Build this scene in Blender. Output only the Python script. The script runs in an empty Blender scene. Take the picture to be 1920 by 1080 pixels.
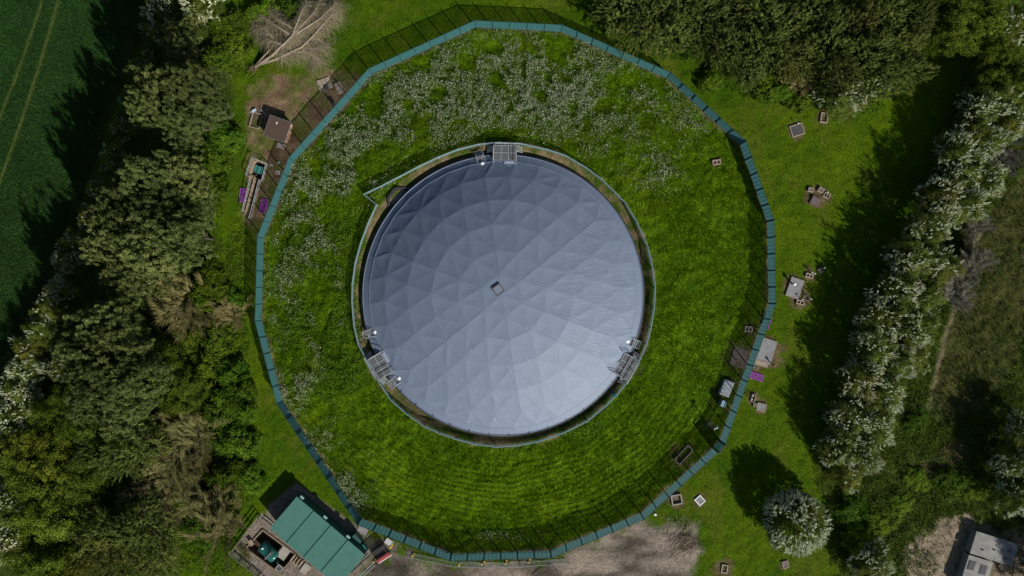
import bpy, math, random
import numpy as np
from mathutils import Vector, Matrix

random.seed(7)
rng = np.random.default_rng(11)
scene = bpy.context.scene
COL = scene.collection

# ------------------------------------------------------------------ camera
CAM_H = 102.4          # metres above the ground, looking straight down
S = 12.5               # photograph pixels per metre on the ground
cam_data = bpy.data.cameras.new('camera')
cam_data.sensor_width = 36.0
cam_data.lens = 24.0
cam_data.clip_start = 0.5
cam_data.clip_end = 3000.0
cam = bpy.data.objects.new('camera', cam_data)
cam.location = (0, 0, CAM_H)
COL.objects.link(cam)
scene.camera = cam

# ------------------------------------------------------------------ sky and sun
SUN_EL = math.radians(32.0)
SUN_H = Vector((0.615, -0.788))
SUN_DIR = Vector((SUN_H.x * math.cos(SUN_EL), SUN_H.y * math.cos(SUN_EL), math.sin(SUN_EL)))
world = bpy.data.worlds.new('World')
scene.world = world
world.use_nodes = True
wn = world.node_tree
sky = wn.nodes.new('ShaderNodeTexSky')
sky.sky_type = 'NISHITA'
sky.sun_disc = False
sky.sun_elevation = SUN_EL
sky.sun_rotation = math.atan2(SUN_H.x, SUN_H.y)
bg = wn.nodes['Background']
bg.inputs['Strength'].default_value = 0.05
wn.links.new(sky.outputs['Color'], bg.inputs['Color'])
sun_data = bpy.data.lights.new('sun', 'SUN')
sun_data.energy = 4.3
sun_data.angle = math.radians(0.53)
sun_data.color = (1.0, 0.955, 0.87)
sun = bpy.data.objects.new('sun', sun_data)
sun.rotation_euler = SUN_DIR.to_track_quat('Z', 'Y').to_euler()
COL.objects.link(sun)

vs = scene.view_settings
vs.view_transform = 'Standard'
vs.look = 'None'
vs.exposure = 0.40
vs.gamma = 1.0

# ------------------------------------------------------------------ noise helpers
def _hash(ix, iy, seed):
    h = (ix.astype(np.int64) * 374761393 + iy.astype(np.int64) * 668265263 + seed * 1442695041) & 0xFFFFFFFF
    h = ((h ^ (h >> 13)) * 1274126177) & 0xFFFFFFFF
    h = h ^ (h >> 16)
    return (h & 0xFFFFFF) / float(0xFFFFFF)

def vnoise(x, y, seed=0):
    x = np.asarray(x, float); y = np.asarray(y, float)
    ix = np.floor(x); iy = np.floor(y)
    fx = x - ix; fy = y - iy
    fx = fx * fx * (3 - 2 * fx); fy = fy * fy * (3 - 2 * fy)
    a = _hash(ix, iy, seed); b = _hash(ix + 1, iy, seed)
    c = _hash(ix, iy + 1, seed); d = _hash(ix + 1, iy + 1, seed)
    return (a * (1 - fx) + b * fx) * (1 - fy) + (c * (1 - fx) + d * fx) * fy

def fbm(x, y, seed=0, octv=4):
    t = 0.0; a = 0.5; n = 0.0
    for i in range(octv):
        t = t + a * vnoise(x, y, seed + i * 17); n += a
        x = x * 2.03 + 3.1; y = y * 2.03 + 1.7; a *= 0.5
    return t / n

def sstep(a, b, x):
    t = np.clip((np.asarray(x, float) - a) / (b - a), 0, 1)
    return t * t * (3 - 2 * t)

def poly_sd(px, py, poly):
    """signed distance in pixels, negative inside"""
    px = np.asarray(px, float); py = np.asarray(py, float)
    d = np.full(px.shape, 1e9); inside = np.zeros(px.shape, bool)
    n = len(poly)
    for i in range(n):
        x0, y0 = poly[i]; x1, y1 = poly[(i + 1) % n]
        ex, ey = x1 - x0, y1 - y0
        wx, wy = px - x0, py - y0
        t = np.clip((wx * ex + wy * ey) / (ex * ex + ey * ey + 1e-9), 0, 1)
        d = np.minimum(d, (wx - t * ex) ** 2 + (wy - t * ey) ** 2)
        c = ((y0 <= py) & (y1 > py)) | ((y1 <= py) & (y0 > py))
        with np.errstate(divide='ignore', invalid='ignore'):
            xi = x0 + (py - y0) / (y1 - y0 if y1 != y0 else 1e-9) * ex
        inside ^= c & (px < xi)
    d = np.sqrt(d)
    return np.where(inside, -d, d)

def poly_mask(px, py, poly, soft, warp=0.0, seed=0, wscale=0.03):
    d = poly_sd(px, py, poly)
    if warp:
        d = d + (fbm(px * wscale, py * wscale, seed, 4) - 0.5) * 2 * warp
    return 1 - sstep(-soft, soft, d)

def P(px, py, z=0.0):
    """point at height z that the photograph shows at (px, py)"""
    k = (CAM_H - z) / CAM_H
    return Vector(((px - 960) / S * k, (540 - py) / S * k, z))

# ------------------------------------------------------------------ site layout (photo pixels at ground level)
TANK = (943.0, 553.0)
FENCE = [(892, 52), (1052, 60), (1250, 147), (1387, 272), (1438, 416), (1441, 569), (1349, 825), (1336, 840),
         (1201, 962), (1032, 1032), (847, 1038), (678, 972), (531, 752), (491, 601), (495, 447), (553, 302), (698, 140)]
CROP_EDGE = [(300, -50), (282, 0), (233, 133), (187, 260), (157, 360), (103, 493), (63, 573), (20, 660), (-40, 780), (-160, 1000)]
CROP = CROP_EDGE + [(-2500, 1000), (-2500, -2500), (800, -2500)]
WOOD_L = [(300, -60), (282, 0), (233, 133), (187, 260), (157, 360), (103, 493), (63, 573), (20, 660), (-40, 780), (-160, 1000), (-400, 1400),
          (300, 1400), (330, 1010), (420, 960), (470, 880), (470, 800), (430, 690), (400, 560), (395, 420), (400, 300), (430, 200), (430, 100), (420, 0), (420, -60)]
WOOD_T = [(1130, -60), (1135, 30), (1190, 75), (1290, 95), (1330, 140), (1450, 165), (1560, 195), (1660, 175), (1710, 130), (1735, 50), (1740, -60)]
TRACK = [(660, 1200), (668, 1090), (700, 1050), (690, 1000), (760, 1036), (850, 1058), (1035, 1050), (1110, 1012), (1195, 976), (1250, 985), (1300, 985), (1318, 1030), (1290, 1080), (1320, 1200)]
DIRT_L = [(462, 165), (500, 138), (560, 140), (620, 128), (680, 140), (690, 150), (640, 205), (560, 296), (508, 430), (496, 470), (470, 440), (458, 400), (468, 300), (468, 210)]
RIGHT_EDGE = [(1960, 300), (1925, 325), (1880, 360), (1840, 430), (1800, 540), (1770, 640), (1750, 720), (1738, 790)]
RIGHT_FIELD = RIGHT_EDGE + [(1800, 800), (1880, 720), (1930, 620), (2600, 500), (2600, 200)]
HEDGE_R = [(1900, 60), (1860, 130), (1790, 270), (1720, 400), (1660, 540), (1610, 660), (1560, 780), (1545, 900), (1560, 1000), (1580, 1200), (2700, 1200), (2700, -60), (1940, -60)]
SOIL_R = [(1700, 1020), (1740, 985), (1790, 960), (1860, 985), (1950, 1000), (2000, 1200), (1680, 1200)]
STRAW_R = [(1735, 870), (1790, 835), (1812, 850), (1770, 890), (1730, 915), (1700, 880)]
PIT_HEAD = [(478, 299), (501, 308), (493, 338), (467, 329)]
PIT_STEM = [(477, 332), (489, 337), (471, 408), (459, 404)]
PIT_TANK = [(461, 1028), (493, 993), (556, 1040), (524, 1075)]
LOWER_GRAVEL = [(436, 1036), (490, 962), (560, 1010), (640, 1090), (520, 1110)]
SHED_PAD = [(500, 950), (556, 905), (700, 1010), (720, 1050), (660, 1110), (600, 1110), (500, 1020)]

def tank_r(px, py):
    return np.hypot(np.asarray(px, float) - TANK[0], np.asarray(py, float) - TANK[1])

MOUND = 1.5
def gz_base(x, y):
    """smooth ground height"""
    px = 960 + np.asarray(x, float) * S; py = 540 - np.asarray(y, float) * S
    r = tank_r(px, py)
    return MOUND * (1 - sstep(292, 462, r)) - .35 * (1 - sstep(265, 271, r))

def gz(x, y):
    return float(gz_base(np.array([x]), np.array([y]))[0])

def G(px, py, dz=0.0):
    """point on (or dz above) the ground seen at pixel (px, py)"""
    z = 0.0
    for _ in range(4):
        p = P(px, py, z + dz); z = gz(p.x, p.y)
    return P(px, py, z + dz)

# ------------------------------------------------------------------ mesh helpers
class MB:
    def __init__(self): self.v = []; self.f = []
    def add(self, vs_, fs_):
        o = len(self.v)
        self.v += [tuple(p) for p in vs_]
        self.f += [tuple(i + o for i in f) for f in fs_]
        return self
    def box(self, c, s, rz=0.0, rot=None):
        hx, hy, hz = s[0] / 2, s[1] / 2, s[2] / 2
        R = rot if rot is not None else Matrix.Rotation(rz, 3, 'Z')
        c = Vector(c)
        vs_ = [c + R @ Vector((sx * hx, sy * hy, sz * hz)) for sx in (-1, 1) for sy in (-1, 1) for sz in (-1, 1)]
        return self.add(vs_, [(0, 1, 3, 2), (4, 6, 7, 5), (0, 4, 5, 1), (2, 3, 7, 6), (0, 2, 6, 4), (1, 5, 7, 3)])
    def bbox(self, c, s, b, rz=0.0):
        """box with chamfered top edges"""
        hx, hy, hz = s[0] / 2, s[1] / 2, s[2] / 2
        R = Matrix.Rotation(rz, 3, 'Z'); c = Vector(c)
        vs_ = []
        for z, i in ((-hz, 0), (hz - b, 0), (hz, b)):
            for sx, sy in ((-1, -1), (1, -1), (1, 1), (-1, 1)):
                vs_.append(c + R @ Vector((sx * (hx - i), sy * (hy - i), z)))
        fs = [(3, 2, 1, 0), (8, 9, 10, 11)]
        for k in (0, 4):
            for j in range(4):
                fs.append((k + j, k + (j + 1) % 4, k + 4 + (j + 1) % 4, k + 4 + j))
        return self.add(vs_, fs)
    def bar(self, a, b, w, h=None, up=(0, 0, 1)):
        a = Vector(a); b = Vector(b); d = b - a; L = d.length
        if L < 1e-6: return self
        d = d / L; upv = Vector(up)
        if abs(d.dot(upv)) > 0.98: upv = Vector((1, 0, 0))
        x = d.cross(upv).normalized(); y = x.cross(d).normalized()
        R = Matrix((x, d, y)).transposed()
        return self.box((a + b) / 2, (w, L, h or w), rot=R)
    def tube(self, pts, radii, seg=7, cap=True):
        pts = [Vector(p) for p in pts]; n = len(pts)
        if not hasattr(radii, '__len__'): radii = [radii] * n
        rings = []; ref = None
        for i in range(n):
            d = (pts[min(i + 1, n - 1)] - pts[max(i - 1, 0)])
            d = d.normalized() if d.length > 1e-9 else Vector((0, 0, 1))
            if ref is None:
                ref = d.cross(Vector((0, 0, 1)) if abs(d.z) < 0.9 else Vector((1, 0, 0))).normalized()
            x = (ref - d * ref.dot(d))
            x = x.normalized() if x.length > 1e-6 else d.orthogonal().normalized()
            ref = x; y = d.cross(x)
            rings.append([pts[i] + (x * math.cos(2 * math.pi * k / seg) + y * math.sin(2 * math.pi * k / seg)) * radii[i] for k in range(seg)])
        vs_ = [p for r in rings for p in r]; fs = []
        for i in range(n - 1):
            for k in range(seg):
                fs.append((i * seg + k, i * seg + (k + 1) % seg, (i + 1) * seg + (k + 1) % seg, (i + 1) * seg + k))
        if cap:
            fs.append(tuple(reversed(range(seg)))); fs.append(tuple((n - 1) * seg + k for k in range(seg)))
        return self.add(vs_, fs)
    def lathe(self, prof, c=(0, 0, 0), seg=16):
        c = Vector(c); vs_ = []; fs = []
        for r, z in prof:
            for k in range(seg):
                a = 2 * math.pi * k / seg
                vs_.append(c + Vector((r * math.cos(a), r * math.sin(a), z)))
        for i in range(len(prof) - 1):
            for k in range(seg):
                fs.append((i * seg + k, i * seg + (k + 1) % seg, (i + 1) * seg + (k + 1) % seg, (i + 1) * seg + k))
        fs.append(tuple(reversed(range(seg)))); fs.append(tuple((len(prof) - 1) * seg + k for k in range(seg)))
        return self.add(vs_, fs)
    def prism(self, poly, z0, z1):
        n = len(poly)
        vs_ = [(p[0], p[1], z0) for p in poly] + [(p[0], p[1], z1) for p in poly]
        fs = [tuple(reversed(range(n))), tuple(range(n, 2 * n))] + [(i, (i + 1) % n, n + (i + 1) % n, n + i) for i in range(n)]
        return self.add(vs_, fs)
    def mesh(self, name, smooth=False):
        me = bpy.data.meshes.new(name)
        me.from_pydata(self.v, [], self.f)
        me.update()
        if smooth:
            me.polygons.foreach_set('use_smooth', [True] * len(me.polygons))
        return me

def np_mesh(name, V, F, v=None, col=None, smooth=False):
    """fast mesh from arrays; F is (n,k); v = per-face float attribute, col = per-vertex colour"""
    me = bpy.data.meshes.new(name)
    V = np.ascontiguousarray(V, dtype=np.float32); F = np.ascontiguousarray(F, dtype=np.int32)
    n, k = F.shape
    me.vertices.add(len(V)); me.vertices.foreach_set('co', V.ravel())
    me.loops.add(n * k); me.loops.foreach_set('vertex_index', F.ravel())
    me.polygons.add(n); me.polygons.foreach_set('loop_start', np.arange(0, n * k, k, dtype=np.int32))
    if smooth: me.polygons.foreach_set('use_smooth', np.ones(n, dtype=bool))
    me.update(calc_edges=True)
    if v is not None:
        a = me.attributes.new('v', 'FLOAT', 'FACE'); a.data.foreach_set('value', np.ascontiguousarray(v, dtype=np.float32))
    if col is not None:
        a = me.attributes.new('albedo', 'FLOAT_COLOR', 'POINT')
        c4 = np.ones((len(V), 4), np.float32); c4[:, :3] = col
        a.data.foreach_set('color', c4.ravel())
    return me

def obj(name, me, m, parent=None, loc=None, rz=None):
    o = bpy.data.objects.new(name, me)
    COL.objects.link(o)
    if m is not None and not me.materials: me.materials.append(m)
    if parent is not None: o.parent = parent
    if loc is not None: o.location = loc
    if rz is not None: o.rotation_euler = (0, 0, rz)
    return o

def tag(o, label, cat, group=None, kind=None):
    if label: o['label'] = label
    if cat: o['category'] = cat
    if group: o['group'] = group
    if kind: o['kind'] = kind
    return o

def thing(name, label, cat, loc=(0, 0, 0), rz=0.0, group=None):
    o = bpy.data.objects.new(name, None)
    o.empty_display_size = 0.3
    COL.objects.link(o)
    o.location = loc; o.rotation_euler = (0, 0, rz)
    return tag(o, label, cat, group)

# ------------------------------------------------------------------ materials
MATS = {}
def nt(m):
    m.use_nodes = True
    t = m.node_tree
    return t, t.nodes['Principled BSDF']

def mat(name, c1, c2=None, rough=0.7, scale=3.0, bump=0.0, bscale=20.0, metal=0.0, spec=0.4, detail=5.0, contrast=0.25):
    if name in MATS: return MATS[name]
    m = bpy.data.materials.new(name); t, b = nt(m)
    b.inputs['Roughness'].default_value = rough
    b.inputs['Metallic'].default_value = metal
    b.inputs['Specular IOR Level'].default_value = spec
    c2 = c2 or tuple(x * 0.72 for x in c1)
    tc = t.nodes.new('ShaderNodeTexCoord')
    n = t.nodes.new('ShaderNodeTexNoise'); n.inputs['Scale'].default_value = scale; n.inputs['Detail'].default_value = detail
    t.links.new(tc.outputs['Object'], n.inputs['Vector'])
    r = t.nodes.new('ShaderNodeMapRange'); r.inputs['From Min'].default_value = 0.5 - contrast; r.inputs['From Max'].default_value = 0.5 + contrast
    t.links.new(n.outputs['Fac'], r.inputs['Value'])
    mx = t.nodes.new('ShaderNodeMix'); mx.data_type = 'RGBA'
    mx.inputs['A'].default_value = (*c1, 1); mx.inputs['B'].default_value = (*c2, 1)
    t.links.new(r.outputs['Result'], mx.inputs['Factor'])
    t.links.new(mx.outputs['Result'], b.inputs['Base Color'])
    if bump:
        n2 = t.nodes.new('ShaderNodeTexNoise'); n2.inputs['Scale'].default_value = bscale; n2.inputs['Detail'].default_value = 4
        t.links.new(tc.outputs['Object'], n2.inputs['Vector'])
        bp = t.nodes.new('ShaderNodeBump'); bp.inputs['Strength'].default_value = bump; bp.inputs['Distance'].default_value = 0.05
        t.links.new(n2.outputs['Fac'], bp.inputs['Height']); t.links.new(bp.outputs['Normal'], b.inputs['Normal'])
    MATS[name] = m
    return m

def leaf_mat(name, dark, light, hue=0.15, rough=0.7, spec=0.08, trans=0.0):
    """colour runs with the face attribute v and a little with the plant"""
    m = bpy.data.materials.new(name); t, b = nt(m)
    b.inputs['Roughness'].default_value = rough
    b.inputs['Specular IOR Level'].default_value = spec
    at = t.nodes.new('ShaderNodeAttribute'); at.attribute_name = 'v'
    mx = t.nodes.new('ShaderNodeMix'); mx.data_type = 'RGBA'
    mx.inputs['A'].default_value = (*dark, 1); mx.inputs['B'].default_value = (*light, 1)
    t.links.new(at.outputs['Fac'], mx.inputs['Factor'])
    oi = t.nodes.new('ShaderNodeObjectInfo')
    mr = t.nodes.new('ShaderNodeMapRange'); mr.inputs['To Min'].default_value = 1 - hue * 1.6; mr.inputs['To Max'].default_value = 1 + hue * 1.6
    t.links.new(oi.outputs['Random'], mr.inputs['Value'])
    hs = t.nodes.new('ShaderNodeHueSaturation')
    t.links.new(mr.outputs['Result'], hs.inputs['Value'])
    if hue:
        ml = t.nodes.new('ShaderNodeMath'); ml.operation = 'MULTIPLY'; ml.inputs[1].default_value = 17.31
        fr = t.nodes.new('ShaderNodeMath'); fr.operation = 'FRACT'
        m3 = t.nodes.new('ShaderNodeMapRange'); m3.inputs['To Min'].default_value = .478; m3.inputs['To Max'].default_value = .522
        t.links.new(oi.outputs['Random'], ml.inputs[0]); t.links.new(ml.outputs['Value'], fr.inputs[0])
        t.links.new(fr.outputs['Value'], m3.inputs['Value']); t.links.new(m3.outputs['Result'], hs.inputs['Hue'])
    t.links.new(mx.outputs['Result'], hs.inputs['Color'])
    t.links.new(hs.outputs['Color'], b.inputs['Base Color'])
    if trans:
        tl = t.nodes.new('ShaderNodeBsdfTranslucent'); t.links.new(hs.outputs['Color'], tl.inputs['Color'])
        ms = t.nodes.new('ShaderNodeMixShader'); ms.inputs['Fac'].default_value = trans
        t.links.new(b.outputs['BSDF'], ms.inputs[1]); t.links.new(tl.outputs['BSDF'], ms.inputs[2])
        t.links.new(ms.outputs['Shader'], t.nodes['Material Output'].inputs['Surface'])
    return m

# ------------------------------------------------------------------ ground sheet
def axis(lo, hi, step, far):
    mid = np.arange(lo, hi + step / 2, step)
    g = step; left = []; right = []
    x = lo
    while x > -far: g *= 1.35; x -= g; left.append(x)
    g = step; x = hi
    while x < far: g *= 1.35; x += g; right.append(x)
    return np.array(left[::-1] + list(mid) + right)

def pit_depth(px, py):
    d = np.zeros(np.shape(px))
    d = np.where(poly_sd(px, py, PIT_HEAD) < -1.0, 1.7, d)
    st = poly_sd(px, py, PIT_STEM) < -1.0
    d = np.where(st, np.maximum(d, 1.6 * np.clip((408 - py) / 60.0, 0, 1)), d)
    d = np.where(poly_sd(px, py, PIT_TANK) < -1.0, 1.1, d)
    return d

ZF = {
    'inside': lambda px, py: poly_mask(px, py, FENCE, 3),
    'rim': lambda px, py: 1 - sstep(276, 288, tank_r(px, py) + (fbm(px * .06, py * .06, 5) - .5) * 16),
    'crop': lambda px, py: poly_mask(px, py, CROP, 3, 5, 3),
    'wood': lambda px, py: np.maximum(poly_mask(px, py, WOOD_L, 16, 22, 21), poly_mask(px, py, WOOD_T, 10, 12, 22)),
    'track': lambda px, py: poly_mask(px, py, TRACK, 12, 24, 31, 0.06),
    'dirt': lambda px, py: poly_mask(px, py, DIRT_L, 10, 16, 41, 0.06),
    'rfield': lambda px, py: poly_mask(px, py, RIGHT_FIELD, 5, 8, 51, 0.05),
    'rough_r': lambda px, py: poly_mask(px, py, HEDGE_R, 12, 16, 61),
    'soil_r': lambda px, py: poly_mask(px, py, SOIL_R, 10, 26, 71, 0.06),
    'straw': lambda px, py: poly_mask(px, py, STRAW_R, 10, 22, 73, 0.06),
    'gravel': lambda px, py: np.maximum(poly_mask(px, py, LOWER_GRAVEL, 3, 3, 81), poly_mask(px, py, SHED_PAD, 3, 2, 82)),
    'foot': lambda px, py: (1 - sstep(3, 9, np.abs(poly_sd(px, py, FENCE) - 1.0) + (fbm(px * .05, py * .05, 91) - .5) * 11)) * 0.85,
}
class zones:
    """weights of the ground covers, each worked out when first asked for"""
    def __init__(self, px, py): self.p = (px, py); self.c = {}
    def __getitem__(self, k):
        if k not in self.c: self.c[k] = ZF[k](*self.p)
        return self.c[k]

WORN = [(1494, 244, 19), (1544, 221, 14), (1532, 370, 24), (1500, 560, 24), (1517, 516, 14), (1538, 507, 9), (1440, 665, 34), (1416, 690, 16), (1427, 764, 15), (1411, 748, 13), (1386, 668, 30), (1362, 730, 26),
        (1352, 755, 20), (1281, 852, 26), (1268, 936, 17), (1312, 938, 14), (1472, 1058, 12), (1358, 1066, 20), (1343, 304, 9), (1403, 617, 14), (1330, 797, 14), (1489, 540, 24), (900, 283, 14), (915, 280, 12), (980, 280, 10),
        (676, 626, 12), (728, 716, 16), (1200, 650, 14), (1185, 690, 14)]
def MOWW(px, py):
    """rings left by the mower on the lower part of the bank"""
    r = tank_r(px, py) + (fbm(px * .02, py * .02, 777, 3) - .5) * 14
    return np.sin(r * 2 * math.pi / 10.5) * sstep(700, 800, py) * sstep(298, 320, r) * (1 - sstep(440, 470, r))

def ground_sheet():
    xs = axis(-80, 80, 0.25, 900); ys = axis(-46, 46, 0.25, 900)
    X, Y = np.meshgrid(xs, ys)
    X = X.ravel(); Y = Y.ravel()
    px = 960 + X * S; py = 540 - Y * S
    Zn = zones(px, py)
    z = gz_base(X, Y)
    inside = Zn['inside'] * (1 - Zn['rim'])
    near = (np.abs(X) < 85) & (np.abs(Y) < 50)
    # tussocks and lumps of the unmown bank, softer lumps in the mown grass
    tuss = fbm(X * 1.05 + 2 * fbm(X * .2, Y * .2, 7), Y * 1.05, 12, 3) - .5
    rough_w = np.maximum(inside, np.maximum(Zn['rough_r'] * .9, Zn['wood'] * .8))
    z = z + near * (tuss * (0.20 + 0.32 * rough_w)) * (1 - Zn['track'] * .8) * (1 - Zn['gravel']) * (1 - Zn['rim'] * .7) * (1 - Zn['crop'] * .7)
    z = z + near * MOWW(px, py) * .07
    z = z + near * Zn['track'] * (fbm(X * .35, Y * .35, 33, 3) - .5) * 0.25
    z = z - pit_depth(px, py)
    # ditch at the field edge
    de = np.abs(poly_sd(px, py, CROP) - 6)
    z = z - (1 - sstep(4, 14, de)) * 0.7 * near
    # --- colours: what the surface itself is
    n1 = fbm(X * .12, Y * .12, 101, 4)[:, None]; n2 = fbm(X * .9, Y * .9, 102, 4)[:, None]; n3 = fbm(X * 2.6, Y * 2.6, 103, 2)[:, None]
    def mixc(a, b, t): return np.array(a) * (1 - t) + np.array(b) * t
    mown = mixc((.028, .070, .002), (.074, .120, .003), np.clip(n1 * 1.1 - .05 + (n2 - .5) * .8, 0, 1))
    mown = mixc(mown, (.085, .098, .010), np.clip((fbm(X * .3 + 9, Y * .3, 110, 4)[:, None] - .56) * 4, 0, .55))
    rough = mixc((.035, .085, .002), (.105, .185, .004), np.clip(n1 * .5 + n2 * .9 - .25, 0, 1))
    c = mown
    def lay(c, w, col): w = np.asarray(w)[:, None]; return c * (1 - w) + col * w
    c = lay(c, inside, rough)
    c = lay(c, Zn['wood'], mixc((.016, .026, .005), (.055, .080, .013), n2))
    rr = mixc((.030, .052, .007), (.085, .110, .022), np.clip(n1 * .6 + n2 * .8 - .2, 0, 1))
    c = lay(c, Zn['rough_r'], rr)
    rf = mixc((.028, .032, .009), (.070, .070, .022), np.clip(n2 * 1.2 - .1, 0, 1))
    c = lay(c, Zn['rfield'], rf)
    de = np.abs(poly_sd(px, py, RIGHT_FIELD + [(2600, 190)]))
    onedge = (1 - sstep(3, 7, de + (n2[:, 0] - .5) * 8)) * (py > 430) * (py < 770) * (px < 1850) * (px > 1700) * (px < 1850 - (py - 430) * .25)
    c = lay(c, onedge * .55, mixc((.13, .10, .065), (.22, .175, .12), n3))
    cropc = mixc((.011, .034, .007), (.022, .060, .012), np.clip(n2, 0, 1))
    c = lay(c, Zn['crop'], cropc)
    for (ax, ay, bx, by, wd) in ((80, 0, -18, 262, 3.0), (110, 0, -12, 372, 3.4)):
        # tramlines: gently bent wheel tracks in the crop
        t = (py - ay) / (by - ay)
        xl = ax + (bx - ax) * (t + .18 * t * (1 - t) * -1)
        w = (1 - sstep(wd * .5, wd * 1.4, np.abs(px - xl) * .94 + (n2[:, 0] - .5) * 2)) * Zn['crop']
        c = lay(c, w * .85, mixc((.050, .070, .015), (.090, .105, .026), n3))
    crop_edge = (1 - sstep(8, 26, -poly_sd(px, py, CROP) + (n1[:, 0] - .5) * 40)) * Zn['crop']
    c = lay(c, crop_edge * .55, mixc((.030, .034, .010), (.075, .068, .022), n2))
    soil = mixc((.080, .050, .028), (.22, .155, .095), np.clip(n2 * 1.3 - .15, 0, 1))
    patch = np.clip((fbm(X * .55, Y * .55, 140, 4) - .36) * 5, 0, 1)
    c = lay(c, Zn['dirt'] * (0.35 + .65 * patch), soil)
    worn = np.zeros(len(px))
    for wx, wy, wr in WORN:
        q = np.hypot(px - wx, py - wy) + (n2[:, 0] - .5) * wr * 1.1
        worn = np.maximum(worn, 1 - sstep(wr * .75, wr * 1.05, q))
    c = lay(c, worn * .8, soil * .9)
    gl_ = fbm(X * .22 + 5, Y * .5, 155, 4)[:, None]
    grit = mixc((.072, .060, .047), (.25, .210, .168), np.clip((gl_ - .32) * 2.4 + (n3 - .5) * .5, 0, 1))
    tpatch = np.clip((fbm(X * .8, Y * .8, 150, 4) - .28) * 6, 0, 1)
    westness = sstep(900, 760, px)
    c = lay(c, Zn['track'] * (1 - westness * (1 - tpatch) * .8), grit * (1 - .25 * westness)[:, None])
    rim = mixc((.040, .072, .008), (.17, .125, .072), np.clip(n2 * 2.4 - .85 + (n1 - .5), 0, 1))
    c = lay(c, Zn['rim'], rim)
    c = lay(c, Zn['foot'] * (1 - Zn['rim']), mixc((.055, .048, .026), (.15, .115, .07), n2))
    c = lay(c, Zn['soil_r'], mixc((.10, .085, .06), (.27, .215, .155), np.clip(n1 * .5 + n3 * .7, 0, 1)))
    c = lay(c, Zn['straw'] * .8, mixc((.09, .07, .03), (.26, .20, .11), n3))
    c = lay(c, Zn['gravel'] * (1 - Zn['track']), mixc((.11, .095, .075), (.24, .20, .165), n3))
    c = lay(c, (pit_depth(px, py) > .01) * 1.0, mixc((.05, .035, .022), (.10, .07, .045), n3))
    ny, nx = len(ys), len(xs)
    i = np.arange((ny - 1) * (nx - 1)); r_ = i // (nx - 1); q = i % (nx - 1)
    a = r_ * nx + q
    F = np.stack([a, a + 1, a + nx + 1, a + nx], 1)
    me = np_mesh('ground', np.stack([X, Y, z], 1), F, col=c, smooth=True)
    m = bpy.data.materials.new('ground'); t, b = nt(m)
    b.inputs['Roughness'].default_value = .9; b.inputs['Specular IOR Level'].default_value = .04
    at = t.nodes.new('ShaderNodeAttribute'); at.attribute_name = 'albedo'
    tc = t.nodes.new('ShaderNodeTexCoord')
    n = t.nodes.new('ShaderNodeTexNoise'); n.inputs['Scale'].default_value = 3.2; n.inputs['Detail'].default_value = 7; n.inputs['Roughness'].default_value = .7
    t.links.new(tc.outputs['Object'], n.inputs['Vector'])
    mr = t.nodes.new('ShaderNodeMapRange'); mr.inputs['From Min'].default_value = .3; mr.inputs['From Max'].default_value = .7
    mr.inputs['To Min'].default_value = .5; mr.inputs['To Max'].default_value = 1.5
    t.links.new(n.outputs['Fac'], mr.inputs['Value'])
    hs = t.nodes.new('ShaderNodeHueSaturation')
    t.links.new(at.outputs['Color'], hs.inputs['Color']); t.links.new(mr.outputs['Result'], hs.inputs['Value'])
    t.links.new(hs.outputs['Color'], b.inputs['Base Color'])
    bp = t.nodes.new('ShaderNodeBump'); bp.inputs['Strength'].default_value = .8; bp.inputs['Distance'].default_value = .14
    t.links.new(n.outputs['Fac'], bp.inputs['Height']); t.links.new(bp.outputs['Normal'], b.inputs['Normal'])
    o = obj('ground', me, m)
    o['kind'] = 'structure'
    return o, (xs, ys, z.reshape(ny, nx))

ground, GRID = ground_sheet()

def gsample(x, y):
    """height of the finished ground sheet (arrays)"""
    xs, ys, Zg = GRID
    i = np.clip(np.searchsorted(xs, x) - 1, 0, len(xs) - 2); j = np.clip(np.searchsorted(ys, y) - 1, 0, len(ys) - 2)
    fx = (x - xs[i]) / (xs[i + 1] - xs[i]); fy = (y - ys[j]) / (ys[j + 1] - ys[j])
    return (Zg[j, i] * (1 - fx) + Zg[j, i + 1] * fx) * (1 - fy) + (Zg[j + 1, i] * (1 - fx) + Zg[j + 1, i + 1] * fx) * fy

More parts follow.
